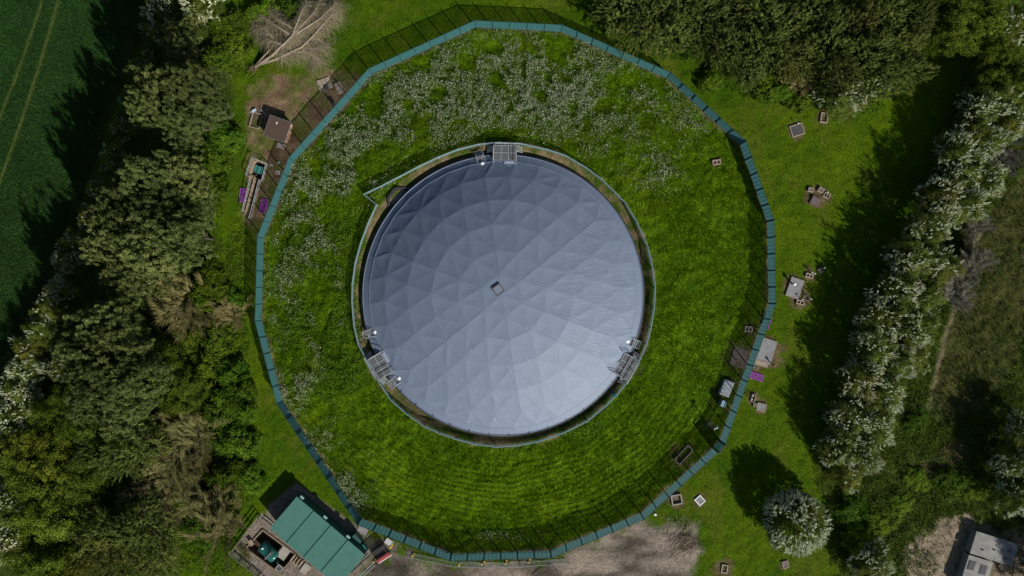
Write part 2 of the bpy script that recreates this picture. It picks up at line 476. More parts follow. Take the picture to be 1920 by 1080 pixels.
# ------------------------------------------------------------------ gas tank with its panelled dome cover
RIM_Z = MOUND + 0.45
def tank():
    c = P(TANK[0], TANK[1], RIM_Z)
    root = thing('domed_tank', 'large round tank under a faceted blue-grey fabric dome, at the middle of the bank', 'tank', (c.x, c.y, 0))
    kS = (CAM_H - RIM_Z) / CAM_H / S
    # fabric material
    m = bpy.data.materials.new('dome_fabric'); t, b = nt(m)
    uv = t.nodes.new('ShaderNodeUVMap')
    mp = t.nodes.new('ShaderNodeMapping'); mp.inputs['Scale'].default_value = (5.0, .55, 1)
    t.links.new(uv.outputs['UV'], mp.inputs['Vector'])
    nw = t.nodes.new('ShaderNodeTexNoise'); nw.inputs['Scale'].default_value = 1.0; nw.inputs['Detail'].default_value = 5; nw.inputs['Distortion'].default_value = .6
    t.links.new(mp.outputs['Vector'], nw.inputs['Vector'])
    mp2 = t.nodes.new('ShaderNodeMapping'); mp2.inputs['Scale'].default_value = (1.6, .22, 1); mp2.inputs['Rotation'].default_value = (0, 0, .5)
    t.links.new(uv.outputs['UV'], mp2.inputs['Vector'])
    nl = t.nodes.new('ShaderNodeTexNoise'); nl.inputs['Scale'].default_value = 1.0; nl.inputs['Detail'].default_value = 3
    t.links.new(mp2.outputs['Vector'], nl.inputs['Vector'])
    tc = t.nodes.new('ShaderNodeTexCoord')
    mp3 = t.nodes.new('ShaderNodeMapping'); mp3.inputs['Scale'].default_value = (2.6, .30, 1); mp3.inputs['Rotation'].default_value = (0, 0, .35)
    t.links.new(uv.outputs['UV'], mp3.inputs['Vector'])
    nk = t.nodes.new('ShaderNodeTexNoise'); nk.inputs['Scale'].default_value = 1.0; nk.inputs['Detail'].default_value = 2; nk.inputs['Distortion'].default_value = .3
    t.links.new(mp3.outputs['Vector'], nk.inputs['Vector'])
    dt = t.nodes.new('ShaderNodeVectorMath'); dt.operation = 'DOT_PRODUCT'; dt.inputs[1].default_value = (.8, -.6, 0)
    t.links.new(tc.outputs['Object'], dt.inputs[0])
    mk = t.nodes.new('ShaderNodeMapRange'); mk.inputs['From Min'].default_value = 0; mk.inputs['From Max'].default_value = 11; mk.inputs['To Max'].default_value = 2.6
    t.links.new(dt.outputs['Value'], mk.inputs['Value'])
    wk = t.nodes.new('ShaderNodeMath'); wk.operation = 'MULTIPLY'
    t.links.new(nk.outputs['Fac'], wk.inputs[0]); t.links.new(mk.outputs['Result'], wk.inputs[1])
    ad0 = t.nodes.new('ShaderNodeMath'); ad0.operation = 'ADD'
    t.links.new(nw.outputs['Fac'], ad0.inputs[0]); t.links.new(nl.outputs['Fac'], ad0.inputs[1])
    ad = t.nodes.new('ShaderNodeMath'); ad.operation = 'ADD'
    t.links.new(ad0.outputs['Value'], ad.inputs[0]); t.links.new(wk.outputs['Value'], ad.inputs[1])
    bp = t.nodes.new('ShaderNodeBump'); bp.inputs['Strength'].default_value = .13; bp.inputs['Distance'].default_value = .16
    t.links.new(ad.outputs['Value'], bp.inputs['Height']); t.links.new(bp.outputs['Normal'], b.inputs['Normal'])
    tc = t.nodes.new('ShaderNodeTexCoord')
    nd = t.nodes.new('ShaderNodeTexNoise'); nd.inputs['Scale'].default_value = .35; nd.inputs['Detail'].default_value = 6; nd.inputs['Roughness'].default_value = .7
    t.links.new(tc.outputs['Object'], nd.inputs['Vector'])
    mx = t.nodes.new('ShaderNodeMix'); mx.data_type = 'RGBA'
    mx.inputs['A'].default_value = (.125, .163, .235, 1); mx.inputs['B'].default_value = (.160, .200, .272, 1)
    t.links.new(nd.outputs['Fac'], mx.inputs['Factor'])
    # bird droppings and grime spots
    sp = t.nodes.new('ShaderNodeTexNoise'); sp.inputs['Scale'].default_value = 2.2; sp.inputs['Detail'].default_value = 2; t.links.new(tc.outputs['Object'], sp.inputs['Vector'])
    sr = t.nodes.new('ShaderNodeMapRange'); sr.inputs['From Min'].default_value = .735; sr.inputs['From Max'].default_value = .76; sr.inputs['To Max'].default_value = .45
    t.links.new(sp.outputs['Fac'], sr.inputs['Value'])
    m4 = t.nodes.new('ShaderNodeMix'); m4.data_type = 'RGBA'; m4.inputs['B'].default_value = (.42, .43, .42, 1)
    t.links.new(sr.outputs['Result'], m4.inputs['Factor']); t.links.new(mx.outputs['Result'], m4.inputs['A'])
    gm = t.nodes.new('ShaderNodeTexNoise'); gm.inputs['Scale'].default_value = .9; gm.inputs['Detail'].default_value = 8; gm.inputs['Roughness'].default_value = .75; t.links.new(tc.outputs['Object'], gm.inputs['Vector'])
    gr = t.nodes.new('ShaderNodeMapRange'); gr.inputs['From Min'].default_value = .52; gr.inputs['From Max'].default_value = .75; gr.inputs['To Max'].default_value = .5
    t.links.new(gm.outputs['Fac'], gr.inputs['Value'])
    m5 = t.nodes.new('ShaderNodeMix'); m5.data_type = 'RGBA'; m5.inputs['B'].default_value = (.085, .11, .15, 1)
    t.links.new(gr.outputs['Result'], m5.inputs['Factor']); t.links.new(m4.outputs['Result'], m5.inputs['A'])
    t.links.new(m5.outputs['Result'], b.inputs['Base Color'])
    b.inputs['Roughness'].default_value = .62; b.inputs['Specular IOR Level'].default_value = .42
    # nodes of the lattice
    rad = [0, 40.5, 85, 134, 180, 222.6, 251]
    R6 = rad[6] * kS; edge = math.radians(31.0); Rs = R6 / math.sin(edge)
    z6 = RIM_Z + .58
    def zc(r): return z6 + math.sqrt(max(Rs * Rs - r * r, 0)) - Rs * math.cos(edge)
    rib0 = math.radians(98.9)
    jr = random.Random(21); JIT = {}
    def node(k, j):
        if k == 0: return Vector((0, 0, zc(0)))
        n = 6 * k; j = j % n
        if (k, j) not in JIT: JIT[(k, j)] = jr.uniform(-.042, .042) if 1 < k < 6 else 0.0
        off = .5 if k == 6 else 0
        a = rib0 - 2 * math.pi * (j + off) / n
        r = rad[k] * kS
        for _ in range(3):
            r = rad[k] / S * (CAM_H - zc(r)) / CAM_H
        return Vector((r * math.cos(a), r * math.sin(a), zc(r) + JIT[(k, j)]))
    tris = []
    for k in range(6):
        for s in range(6):
            if k + 1 < 6:
                for i in range(k + 1):
                    tris.append((node(k, s * k + i), node(k + 1, s * (k + 1) + i), node(k + 1, s * (k + 1) + i + 1)))
                    if i < k:
                        tris.append((node(k, s * k + i), node(k + 1, s * (k + 1) + i + 1), node(k, s * k + i + 1)))
    # outermost band between 30 and 36 nodes, merged by angle
    A = [i / 30 for i in range(31)]; B = [(j + .5) / 36 for j in range(-1, 37)]
    i = 0; j = 0
    while i < 30 or j < 36:
        na = A[i + 1] if i < 30 else 9; nb = B[j + 1] if j < 36 else 9
        if nb <= na + 1e-9 or i >= 30:
            tris.append((node(5, i), node(6, j - 1), node(6, j))); j += 1
        else:
            tris.append((node(5, i), node(6, j - 1), node(5, i + 1))); i += 1
    N = 6
    rr = random.Random(3)
    for (a, b_, c_) in tris:
        sag = .026 + .026 * rr.random()
        vs_ = []; idx = {}; fs = []
        nrm = (b_ - a).cross(c_ - a).normalized()
        if nrm.z < 0: b_, c_ = c_, b_; nrm = -nrm
        for u in range(N + 1):
            for w in range(N + 1 - u):
                l1, l2 = u / N, w / N; l0 = 1 - l1 - l2
                p = a * l0 + b_ * l1 + c_ * l2
                d = 27 * l0 * l1 * l2
                e = 4 * (l0 * l1 + l1 * l2 + l0 * l2) / 1.333
                p = p - nrm * (sag * d)
                idx[(u, w)] = len(vs_); vs_.append(p)
        for u in range(N):
            for w in range(N - u):
                fs.append((idx[(u, w)], idx[(u + 1, w)], idx[(u, w + 1)]))
                if u + w < N - 1: fs.append((idx[(u + 1, w)], idx[(u + 1, w + 1)], idx[(u, w + 1)]))
        mb = MB().add(vs_, fs); me = mb.mesh('cover_panel', True)
        ul = me.uv_layers.new(name='UVMap')
        ca = math.atan2((a + b_ + c_).y, (a + b_ + c_).x)
        for li, lp in enumerate(me.loops):
            p = me.vertices[lp.vertex_index].co
            ang = math.atan2(p.y, p.x)
            while ang - ca > math.pi: ang -= 2 * math.pi
            while ca - ang > math.pi: ang += 2 * math.pi
            r = math.hypot(p.x, p.y)
            ul.data[li].uv = (ang * max(r * .35 + 9, 4), r)
        obj('cover_panel', me, m, root)
    # taped seams: along the ribs, forking at the outer band
    seam_m = mat('seam_tape', (.090, .12, .18), (.15, .185, .26), .5, .7)
    for s in range(6):
        k0 = 1 if s != 1 else 1
        pts = [node(k, s * k) + Vector((0, 0, .004)) for k in range(1, 6)]
        obj('seam', MB().tube(pts, .018, 5).mesh('seam'), seam_m, root)
        for jj in (-1, 0):
            obj('seam', MB().tube([node(5, s * 5) + Vector((0, 0, .004)), node(6, s * 6 + jj) + Vector((0, 0, .004))], .018, 5).mesh('seam'), seam_m, root)
    # skirt between the lattice edge and the rim
    NS = 144; vs_ = []; fs = []
    Rr = 262.5 * kS
    ring6 = [node(6, j) for j in range(36)]
    for q in range(NS):
        f = q / NS * 36; j = int(f); t_ = f - j
        p0 = ring6[j] * (1 - t_) + ring6[(j + 1) % 36] * t_
        a = math.atan2(p0.y, p0.x)
        e = Vector((Rr * math.cos(a), Rr * math.sin(a), RIM_Z + .05))
        for w, dz in ((0, 0), (.35, -.02), (.7, .0), (1, 0)):
            p = p0.lerp(e, w); p.z += dz; vs_.append(p)
    for q in range(NS):
        for w in range(3):
            a_ = q * 4 + w; b2 = ((q + 1) % NS) * 4 + w
            fs.append((a_, a_ + 1, b2 + 1, b2))
    me = MB().add(vs_, fs).mesh('skirt', True)
    ul = me.uv_layers.new(name='UVMap')
    for li, lp in enumerate(me.loops):
        p = me.vertices[lp.vertex_index].co; ul.data[li].uv = (abs(math.atan2(p.y, p.x)) * 18, math.hypot(p.x, p.y))
    obj('skirt', me, m, root)
    edge_m = mat('edge_tape', (.16, .20, .28), (.22, .265, .35), .5, .8)
    for j in range(36):
        obj('edge_seam', MB().tube([ring6[j] + Vector((0, 0, .01)), ring6[(j + 1) % 36] + Vector((0, 0, .01))], .03, 5).mesh('edge_seam'), edge_m, root)
    roll_m = mat('rim_roll', (.105, .135, .20), (.15, .185, .26), .45, .9)
    pts = [Vector((Rr * math.cos(a), Rr * math.sin(a), RIM_Z + .06)) for a in np.linspace(0, 2 * math.pi, 181)]
    obj('rim_roll', MB().tube(pts, .085, 8, False).mesh('rim_roll', True), roll_m, root)
    # wall of the tank, dark, standing a little out of the bank
    wall_m = mat('tank_wall', (.018, .020, .026), (.035, .034, .036), .6, 2.0)
    mb = MB(); vs_ = []; fs = []
    n = 180
    prof = [(Rr + .02, -.6), (Rr + .02, RIM_Z - .08), (Rr + .20, RIM_Z - .05), (Rr + .30, RIM_Z - .10), (Rr + .30, -.6)]
    for q in range(n):
        a = 2 * math.pi * q / n
        for r_, z_ in prof: vs_.append((r_ * math.cos(a), r_ * math.sin(a), z_))
    L = len(prof)
    for q in range(n):
        for w in range(L - 1):
            a_ = q * L + w; b2 = ((q + 1) % n) * L + w
            fs.append((a_, b2, b2 + 1, a_ + 1))
    obj('wall', mb.add(vs_, fs).mesh('wall', False), wall_m, root)
    # rain straps over the rim
    for j in range(44):
        a = 2 * math.pi * (j + .3) / 44
        d = Vector((math.cos(a), math.sin(a), 0))
        if 200 < math.degrees(a) < 330:
            obj('strap', MB().bar(d * (Rr - .45) + Vector((0, 0, RIM_Z + .2)), d * (Rr + .14) + Vector((0, 0, RIM_Z + .19)), .07, .04).mesh('strap'), wall_m, root)
    # small roof hatch, off centre
    hp = P(934, 543, zc(0) + .05); hl = Vector((hp.x - c.x, hp.y - c.y, zc(math.hypot(hp.x - c.x, hp.y - c.y)) + .06))
    hm = mat('hatch_frame', (.06, .035, .035), (.10, .06, .055), .5)
    hb = MB(); w = .62; rz = math.radians(35)
    for sx, sy, lx, ly in ((0, 1, 2 * w, .09), (0, -1, 2 * w, .09), (1, 0, .09, 2 * w - .09), (-1, 0, .09, 2 * w - .09)):
        v = Matrix.Rotation(rz, 3, 'Z') @ Vector((sx * w, sy * w, 0))
        hb.box(hl + v, (lx, ly, .16), rz)
    h = obj('hatch', hb.mesh('hatch'), hm, root)
    obj('hatch_cover', MB().bbox(hl + Vector((0, 0, .0)), (2 * w - .1, 2 * w - .1, .10), .03, rz).mesh('hatch_cover'), mat('hatch_lid', (.14, .17, .225), (.17, .20, .255), .5), h)
    return root, c, Rr, zc

TANK_ROOT, TC, TANK_R, dome_z = tank()

# ------------------------------------------------------------------ perimeter fence
def mesh_screen(name, col, opacity, trans=.25):
    """fine welded mesh, too fine to see the wires: partly open sheet"""
    m = bpy.data.materials.new(name); t, b = nt(m)
    b.inputs['Base Color'].default_value = (*col, 1); b.inputs['Roughness'].default_value = .55
    tr = t.nodes.new('ShaderNodeBsdfTransparent'); tl = t.nodes.new('ShaderNodeBsdfTranslucent')
    tl.inputs['Color'].default_value = (*col, 1)
    m1 = t.nodes.new('ShaderNodeMixShader'); m1.inputs['Fac'].default_value = trans
    t.links.new(b.outputs['BSDF'], m1.inputs[1]); t.links.new(tl.outputs['BSDF'], m1.inputs[2])
    m2 = t.nodes.new('ShaderNodeMixShader'); m2.inputs['Fac'].default_value = opacity
    t.links.new(tr.outputs['BSDF'], m2.inputs[1]); t.links.new(m1.outputs['Shader'], m2.inputs[2])
    t.links.new(m2.outputs['Shader'], t.nodes['Material Output'].inputs['Surface'])
    return m

teal_screen = mesh_screen('teal_mesh', (.060, .205, .195), .74, .3)
teal_post = mat('teal_post', (.018, .060, .062), (.012, .042, .045), .5)
dark_post = mat('dark_post', (.012, .020, .022), (.02, .03, .03), .5)
galv = mat('galvanised', (.42, .45, .47), (.30, .33, .36), .42, 4, metal=.3)
galv_green = mat('galvanised_green', (.24, .36, .38), (.18, .28, .31), .5, 4, metal=.1)

def perimeter():
    root = thing('perimeter_fence', 'tall teal welded-mesh security fence ringing the whole grass bank', 'fence')
    PH, FH = 3.3, 2.75
    pm = MB().box((0, 0, PH / 2), (.10, .10, PH)).mesh('post'); pm.materials.append(teal_post)
    # welded mesh: close horizontal wires on a few uprights (three wires drawn as one)
    ab = MB()
    for k in range(33):
        ab.box((0, 0, .06 + k * .0815), (1, .026, .026))
    for k in range(5):
        ab.box((-.48 + k * .24, .02, FH / 2), (.012, .016, FH - .05))
    am = ab.mesh('panel'); am.materials.append(mat('teal_wire', (.045, .145, .145), (.034, .115, .120), .5, .25))
    gm = MB().box((0, 0, 0), (1, .05, .06)).mesh('rail'); gm.materials.append(teal_post)
    n = len(FENCE)
    for i in range(n):
        a = P(*FENCE[i]); b = P(*FENCE[(i + 1) % n])
        L = (b - a).length; d = (b - a) / L; rz = math.atan2(d.y, d.x)
        if i == 6:
            gate(a, b, rz); obj('post', pm, None, root, (a.x, a.y, gz(a.x, a.y) - .1), rz); continue
        k = max(1, round(L / 2.5))
        for j in range(k):
            p = a + d * (L * j / k); q = a + d * (L * (j + 1) / k); c = (p + q) / 2
            obj('post', pm, None, root, (p.x, p.y, gz(p.x, p.y) - .1), rz)
            o = obj('panel', am, None, root, (c.x, c.y, gz(c.x, c.y) + .05), rz); o.scale = (L / k - .1, 1, 1)
            for zz in (FH - .02, ):
                o = obj('rail', gm, None, root, (c.x, c.y, gz(c.x, c.y) + .05 + zz), rz); o.scale = (L / k - .1, 1, 1)

def gate(a, b, rz):
    c = (a + b) / 2; L = (b - a).length - .12
    g = thing('pedestrian_gate', 'narrow dark-framed gate in the teal perimeter fence, at its lower right corner', 'gate', (c.x, c.y, gz(c.x, c.y)), rz)
    H = 3.1
    for sx in (-1, 1):
        obj('gate_post', MB().box((sx * (L / 2 - .06), 0, H / 2), (.18, .18, H)).mesh('gate_post'), dark_post, g)
    for z in (.15, 1.5, 2.75):
        obj('gate_rail', MB().box((0, 0, z), (L - .32, .08, .09)).mesh('gate_rail'), dark_post, g)
    obj('gate_mesh', MB().box((0, 0, 1.45), (L - .34, .02, 2.6)).mesh('gate_mesh'), teal_screen, g)
    obj('lintel', MB().box((0, 0, H + .06), (L + .1, .14, .12)).mesh('lintel'), dark_post, g)
    obj('latch', MB().box((.2, -.08, 1.2), (.16, .08, .12)).mesh('latch'), galv, g)
perimeter()

# ------------------------------------------------------------------ low handrail around the tank
RAIL = [(935, 266.6), (897.7, 270), (858.8, 279.5), (822, 294), (786, 311), (750, 330), (713.8, 348.8), (681.6, 364), (705.8, 383.4), (698, 400), (689.7, 418.6), (676, 455), (665.5, 493),
        (660, 532), (659.5, 568.7), (663, 610), (671.6, 647.6), (690, 680.6), (713, 721), (733, 751), (763, 777), (795, 799.8), (823.7, 812.7), (855, 824), (889.7, 833),
        (930, 838.5), (971.6, 835.6), (1010, 828.5), (1056, 812.7), (1102, 789.7), (1136.7, 761), (1159.6, 738), (1182.6, 709), (1204, 666), (1212.7, 646), (1221, 614.6),
        (1227, 577), (1229, 540), (1224, 502), (1214.6, 462), (1194, 416), (1174, 381.5), (1152.8, 360), (1128.7, 336), (1097.8, 313), (1061.5, 291.6), (1026.6, 280), (978, 269)]
def handrail():
    root = thing('tank_handrail', 'low pale green handrail with mesh infill circling the domed tank', 'railing')
    hh = 1.2
    scr = mesh_screen('rail_mesh', (.17, .27, .28), .42, .3)
    pts = [G(x, y, hh) - Vector((0, 0, hh)) for x, y in RAIL]
    pm = MB().box((0, 0, hh / 2), (.08, .08, hh + .1)).mesh('post'); pm.materials.append(galv)
    n = len(pts)
    for i in range(n):
        a, b = pts[i], pts[(i + 1) % n]
        d = (b - a); rz = math.atan2(d.y, d.x)
        obj('post', pm, None, root, a, rz)
        u = Vector((0, 0, hh))
        obj('top_rail', MB().tube([a + u, b + u], .055, 6).mesh('top_rail'), galv_green, root)
        obj('knee_rail', MB().tube([a + u * .5, b + u * .5], .035, 5).mesh('knee_rail'), galv_green, root)
        c = (a + b) / 2; L = math.hypot(d.x, d.y); sl = (b.z - a.z)
        vs_ = [a + Vector((0, 0, .08)), b + Vector((0, 0, .08)), b + Vector((0, 0, hh - .05)), a + Vector((0, 0, hh - .05))]
        nn = Vector((-d.y, d.x, 0)).normalized() * .012
        m = MB().add([p + nn for p in vs_] + [p - nn for p in vs_], [(0, 1, 2, 3), (7, 6, 5, 4), (0, 4, 5, 1), (2, 6, 7, 3), (1, 5, 6, 2), (0, 3, 7, 4)])
        obj('infill', m.mesh('infill'), scr, root)
handrail()

# ------------------------------------------------------------------ access platforms and stile ladders on the rim
grate = mesh_screen('deck_grating', (.11, .115, .12), .80, .0)
def platform(ang, label):
    d = Vector((math.cos(ang), math.sin(ang), 0))
    base = TC + d * (266.5 / S * (CAM_H - 2.6) / CAM_H)
    g = thing('access_platform', label, 'platform', (base.x, base.y, MOUND), ang - math.pi / 2, 'steel access platforms on the tank rim')
    W, D, Z = 3.25, 2.15, 1.15
    # deck of six grating panels in a pale frame
    for ix in range(3):
        for iy in range(2):
            obj('grating', MB().box(((ix - 1) * W / 3, (iy - .5) * D / 2, Z), (W / 3 - .10, D / 2 - .10, .04)).mesh('grating'), grate, g)
    for ix in range(4):
        obj('deck_beam', MB().box(((ix - 1.5) * W / 3, 0, Z), (.09, D + .08, .12)).mesh('deck_beam'), galv, g)
    for iy in range(3):
        obj('deck_bearer', MB().box((0, (iy - 1) * D / 2, Z + .015), (W, .08, .10)).mesh('deck_bearer'), galv, g)
    for sx in (-1, 1):
        for sy in (-1, 1):
            obj('leg', MB().box((sx * (W / 2 - .06), sy * (D / 2 - .06), Z / 2 - .2), (.10, .10, Z + .3)).mesh('leg'), galv, g)
    # guard rails on both ends, running in over the cover; double rail on the outside
    for sx in (-1, 1):
        x = sx * (W / 2 + .05)
        for z in (Z + .55, Z + 1.05):
            obj('guard_rail', MB().tube([(x, D / 2 - .5, z), (x, -D / 2 - .55, z)], .045, 6).mesh('guard_rail'), galv, g)
        for y in (D / 2 - .5, -D / 2 - .5):
            obj('stanchion', MB().tube([(x, y, Z - .1), (x, y, Z + 1.05)], .04, 6).mesh('stanchion'), galv, g)
    for z, y in ((Z + .5, D / 2 + .16), (Z + 1.0, D / 2 + .16)):
        obj('guard_rail', MB().tube([(-W / 2 + .2, y, z), (W / 2 + .55, y, z)], .045, 6).mesh('guard_rail'), galv, g)
    for x in (-W / 2 + .2, 0, W / 2 + .5):
        obj('stanchion', MB().tube([(x, D / 2 + .16, -.1), (x, D / 2 + .16, Z + 1.0)], .04, 6).mesh('stanchion'), galv, g)
    # steps down on either side
    for k in range(3):
        obj('tread', MB().box((-W / 2 - .30 - k * .28, D / 2 - .45, Z - .28 - k * .27), (.15, .85, .05)).mesh('tread'), galv, g)
    for y in (D / 2 - .9, D / 2):
        obj('stringer', MB().bar((-W / 2 - .05, y, Z - .05), (-W / 2 - 1.1, y, .0), .05, .16).mesh('stringer'), galv, g)
    for k in range(3):
        obj('tread', MB().box((W / 2 + .30 + k * .26, D / 2 - .40, Z - .28 - k * .27), (.13, .75, .05)).mesh('tread'), galv, g)
    for y in (D / 2 - .8, D / 2):
        obj('stringer', MB().bar((W / 2 + .05, y, Z - .05), (W / 2 + 1.0, y, .0), .05, .16).mesh('stringer'), galv, g)
    # lift-up hatch box at the inner edge
    hx = W / 2 - .95; hy = -D / 2 - .85
    hm = mat('hatch_fabric', (.20, .245, .33), (.26, .30, .38), .5)
    h = obj('hatch_box', MB().bbox((hx, hy + .12, Z - .10), (1.55, 1.25, .5), .06).mesh('hatch_box'), hm, g)
    obj('lid_edge', MB().box((hx, hy - .58, Z + .16), (1.75, .14, .12)).mesh('lid_edge'), galv, h)
    obj('lid_edge', MB().box((hx + .86, hy + .03, Z + .16), (.09, 1.06, .12)).mesh('lid_edge'), galv, h)
    obj('lid_handle', MB().tube([(hx - .3, hy, Z + .17), (hx - .3, hy, Z + .3), (hx + .3, hy, Z + .3), (hx + .3, hy, Z + .17)], .025, 5).mesh('lid_handle'), galv, h)

platform(math.radians(89.2), 'steel grating platform over the top edge of the domed tank')
platform(math.radians(210.0), 'steel grating platform over the lower left edge of the domed tank')
platform(math.radians(-30.2), 'steel grating platform over the lower right edge of the domed tank')

white_cap = mat('white_cap', (.74, .76, .77), (.62, .66, .70), .4)
rubber = mat('black_rubber', (.018, .018, .02), (.03, .03, .032), .6)
def stile(ang, label, twist=0.0):
    d = Vector((math.cos(ang), math.sin(ang), 0))
    base = TC + d * (259.0 / S * (CAM_H - 2.6) / CAM_H)
    g = thing('rim_ladder', label, 'ladder', (base.x, base.y, MOUND), ang - math.pi / 2 + twist, 'short ladders with vent caps on the tank rim')
    W = 1.15; Z = .95
    for sx in (-1, 1):
        obj('side_rail', MB().tube([(sx * W / 2, 1.45, .1), (sx * W / 2, .75, Z), (sx * W / 2, -1.15, Z + .12)], .045, 6).mesh('side_rail'), galv, g)
    for k in range(4):
        obj('rung', MB().box((0, 1.30 - k * .30, .30 + k * .22), (W - .08, .10, .05)).mesh('rung'), galv, g)
    obj('rung', MB().box((0, .15, Z), (W - .08, .09, .06)).mesh('rung'), galv, g)
    obj('tray', MB().box((0, -.22, Z - .12), (W - .14, .62, .05)).mesh('tray'), grate, g)
    v = obj('vent_pipe', MB().lathe([(.22, Z - .5), (.22, Z + .05), (.30, Z + .08), (.30, Z + .13)], (0.05, -.78, 0), 14).mesh('vent_pipe', True), galv, g)
    obj('vent_cap', MB().lathe([(.30, Z + .13), (.31, Z + .20), (.22, Z + .28), (.06, Z + .32)], (0.05, -.78, 0), 14).mesh('vent_cap', True), white_cap, v)
    for s in (-1, 1):
        pts = []
        for k in range(9):
            a = k / 8 * math.pi
            pts.append((s * (W / 2 + .15 + .55 * math.sin(a)), -.2 - .95 * k / 8 - .2 * math.sin(a * 2), Z - .22 + .35 * math.sin(a)))
        obj('cable', MB().tube(pts, .022, 4).mesh('cable'), rubber, g)
stile(math.radians(99.3), 'short galvanised ladder with round vent cap, left of the top platform', .12)
stile(math.radians(196.2), 'short galvanised ladder with round vent cap, above the lower left platform')
stile(math.radians(218.8), 'short galvanised ladder with white vent cap, below the lower left platform')
stile(math.radians(-20.2), 'short galvanised ladder with bright white vent cap, above the lower right platform')

# kerbed overflow box let into the bank at the tank's upper left
def overflow():
    c = G(744, 369)
    g = thing('overflow_box', 'black-kerbed overflow box with grey grille against the tank rim, upper left', 'drain', (c.x, c.y, c.z))
    pts = [G(*q) - c for q in ((767, 353), (741, 354), (729, 370), (730, 392))]
    for i in range(3):
        obj('kerb', MB().bar(pts[i] + Vector((0, 0, .1)), pts[i + 1] + Vector((0, 0, .1)), .32, .55).mesh('kerb'), mat('tank_wall', (0, 0, 0)), g)
    poly = [(p.x, p.y) for p in (G(*q) - c for q in ((762, 358), (744, 358), (733, 372), (734, 388)))]
    obj('grille_tray', MB().prism(poly, -.05, .12).mesh('grille_tray'), mat('tray_steel', (.10, .12, .13), (.14, .16, .17), .5), g)
    for k in range(5):
        t_ = (k + .5) / 5
        a = Vector((*poly[1], .15)).lerp(Vector((*poly[0], .15)), t_); b = Vector((*poly[2], .15)).lerp(Vector((*poly[3], .15)), t_)
        obj('grille_bar', MB().bar(a, b, .06, .04).mesh('grille_bar'), mat('grille', (.26, .29, .31), None, .45), g)
overflow()
def small_box(name, label, cat, px, py, w, d, h, rz, m, legs=False):
    c = G(px, py); g = thing(name, label, cat, (c.x, c.y, c.z), rz)
    obj('case', MB().bbox((0, 0, h / 2 + (.25 if legs else 0)), (w, d, h), .03).mesh('case'), m, g)
    obj('lid', MB().bbox((0, 0, h + .02 + (.25 if legs else 0)), (w + .08, d + .08, .06), .02).mesh('lid'), m, g)
    if legs:
        for s in (-1, 1): obj('leg', MB().box((s * w * .35, 0, .12), (.06, .06, .34)).mesh('leg'), galv, g)
    return g
small_box('junction_box', 'small turquoise junction box beside the tank, below the lower right platform', 'box', 1150, 739, .55, .38, .7, math.radians(30), mat('turquoise', (.06, .28, .30), (.05, .22, .25), .5), True)

# ------------------------------------------------------------------ grass, crop and flowers (uncountable cover)
def scatter(n, x0=-80, x1=80, y0=-46, y1=46):
    x = rng.uniform(x0, x1, n); y = rng.uniform(y0, y1, n)
    return x, y, 960 + x * S, 540 - y * S

def blades(name, x, y, length, lean, width, v, m, label, cat, ang=None, per=1):
    """leaning blades of grass, three-cornered"""
    n = len(x)
    if ang is None: ang = rng.uniform(0, 2 * math.pi, n)
    z = gsample(x, y)
    dx, dy = np.cos(ang), np.sin(ang)
    hx, hy = -dy * width / 2, dx * width / 2
    b0 = np.stack([x + hx, y + hy, z - .03], 1); b1 = np.stack([x - hx, y - hy, z - .03], 1)
    tip = np.stack([x + dx * length * lean, y + dy * length * lean, z + length * np.sqrt(np.clip(1 - lean ** 2, .02, 1))], 1)
    V = np.stack([b0, b1, tip], 1).reshape(-1, 3)
    F = np.arange(3 * n).reshape(n, 3)
    o = obj(name, np_mesh(name, V, F, v=v), m)
    return tag(o, label, cat, None, 'stuff')

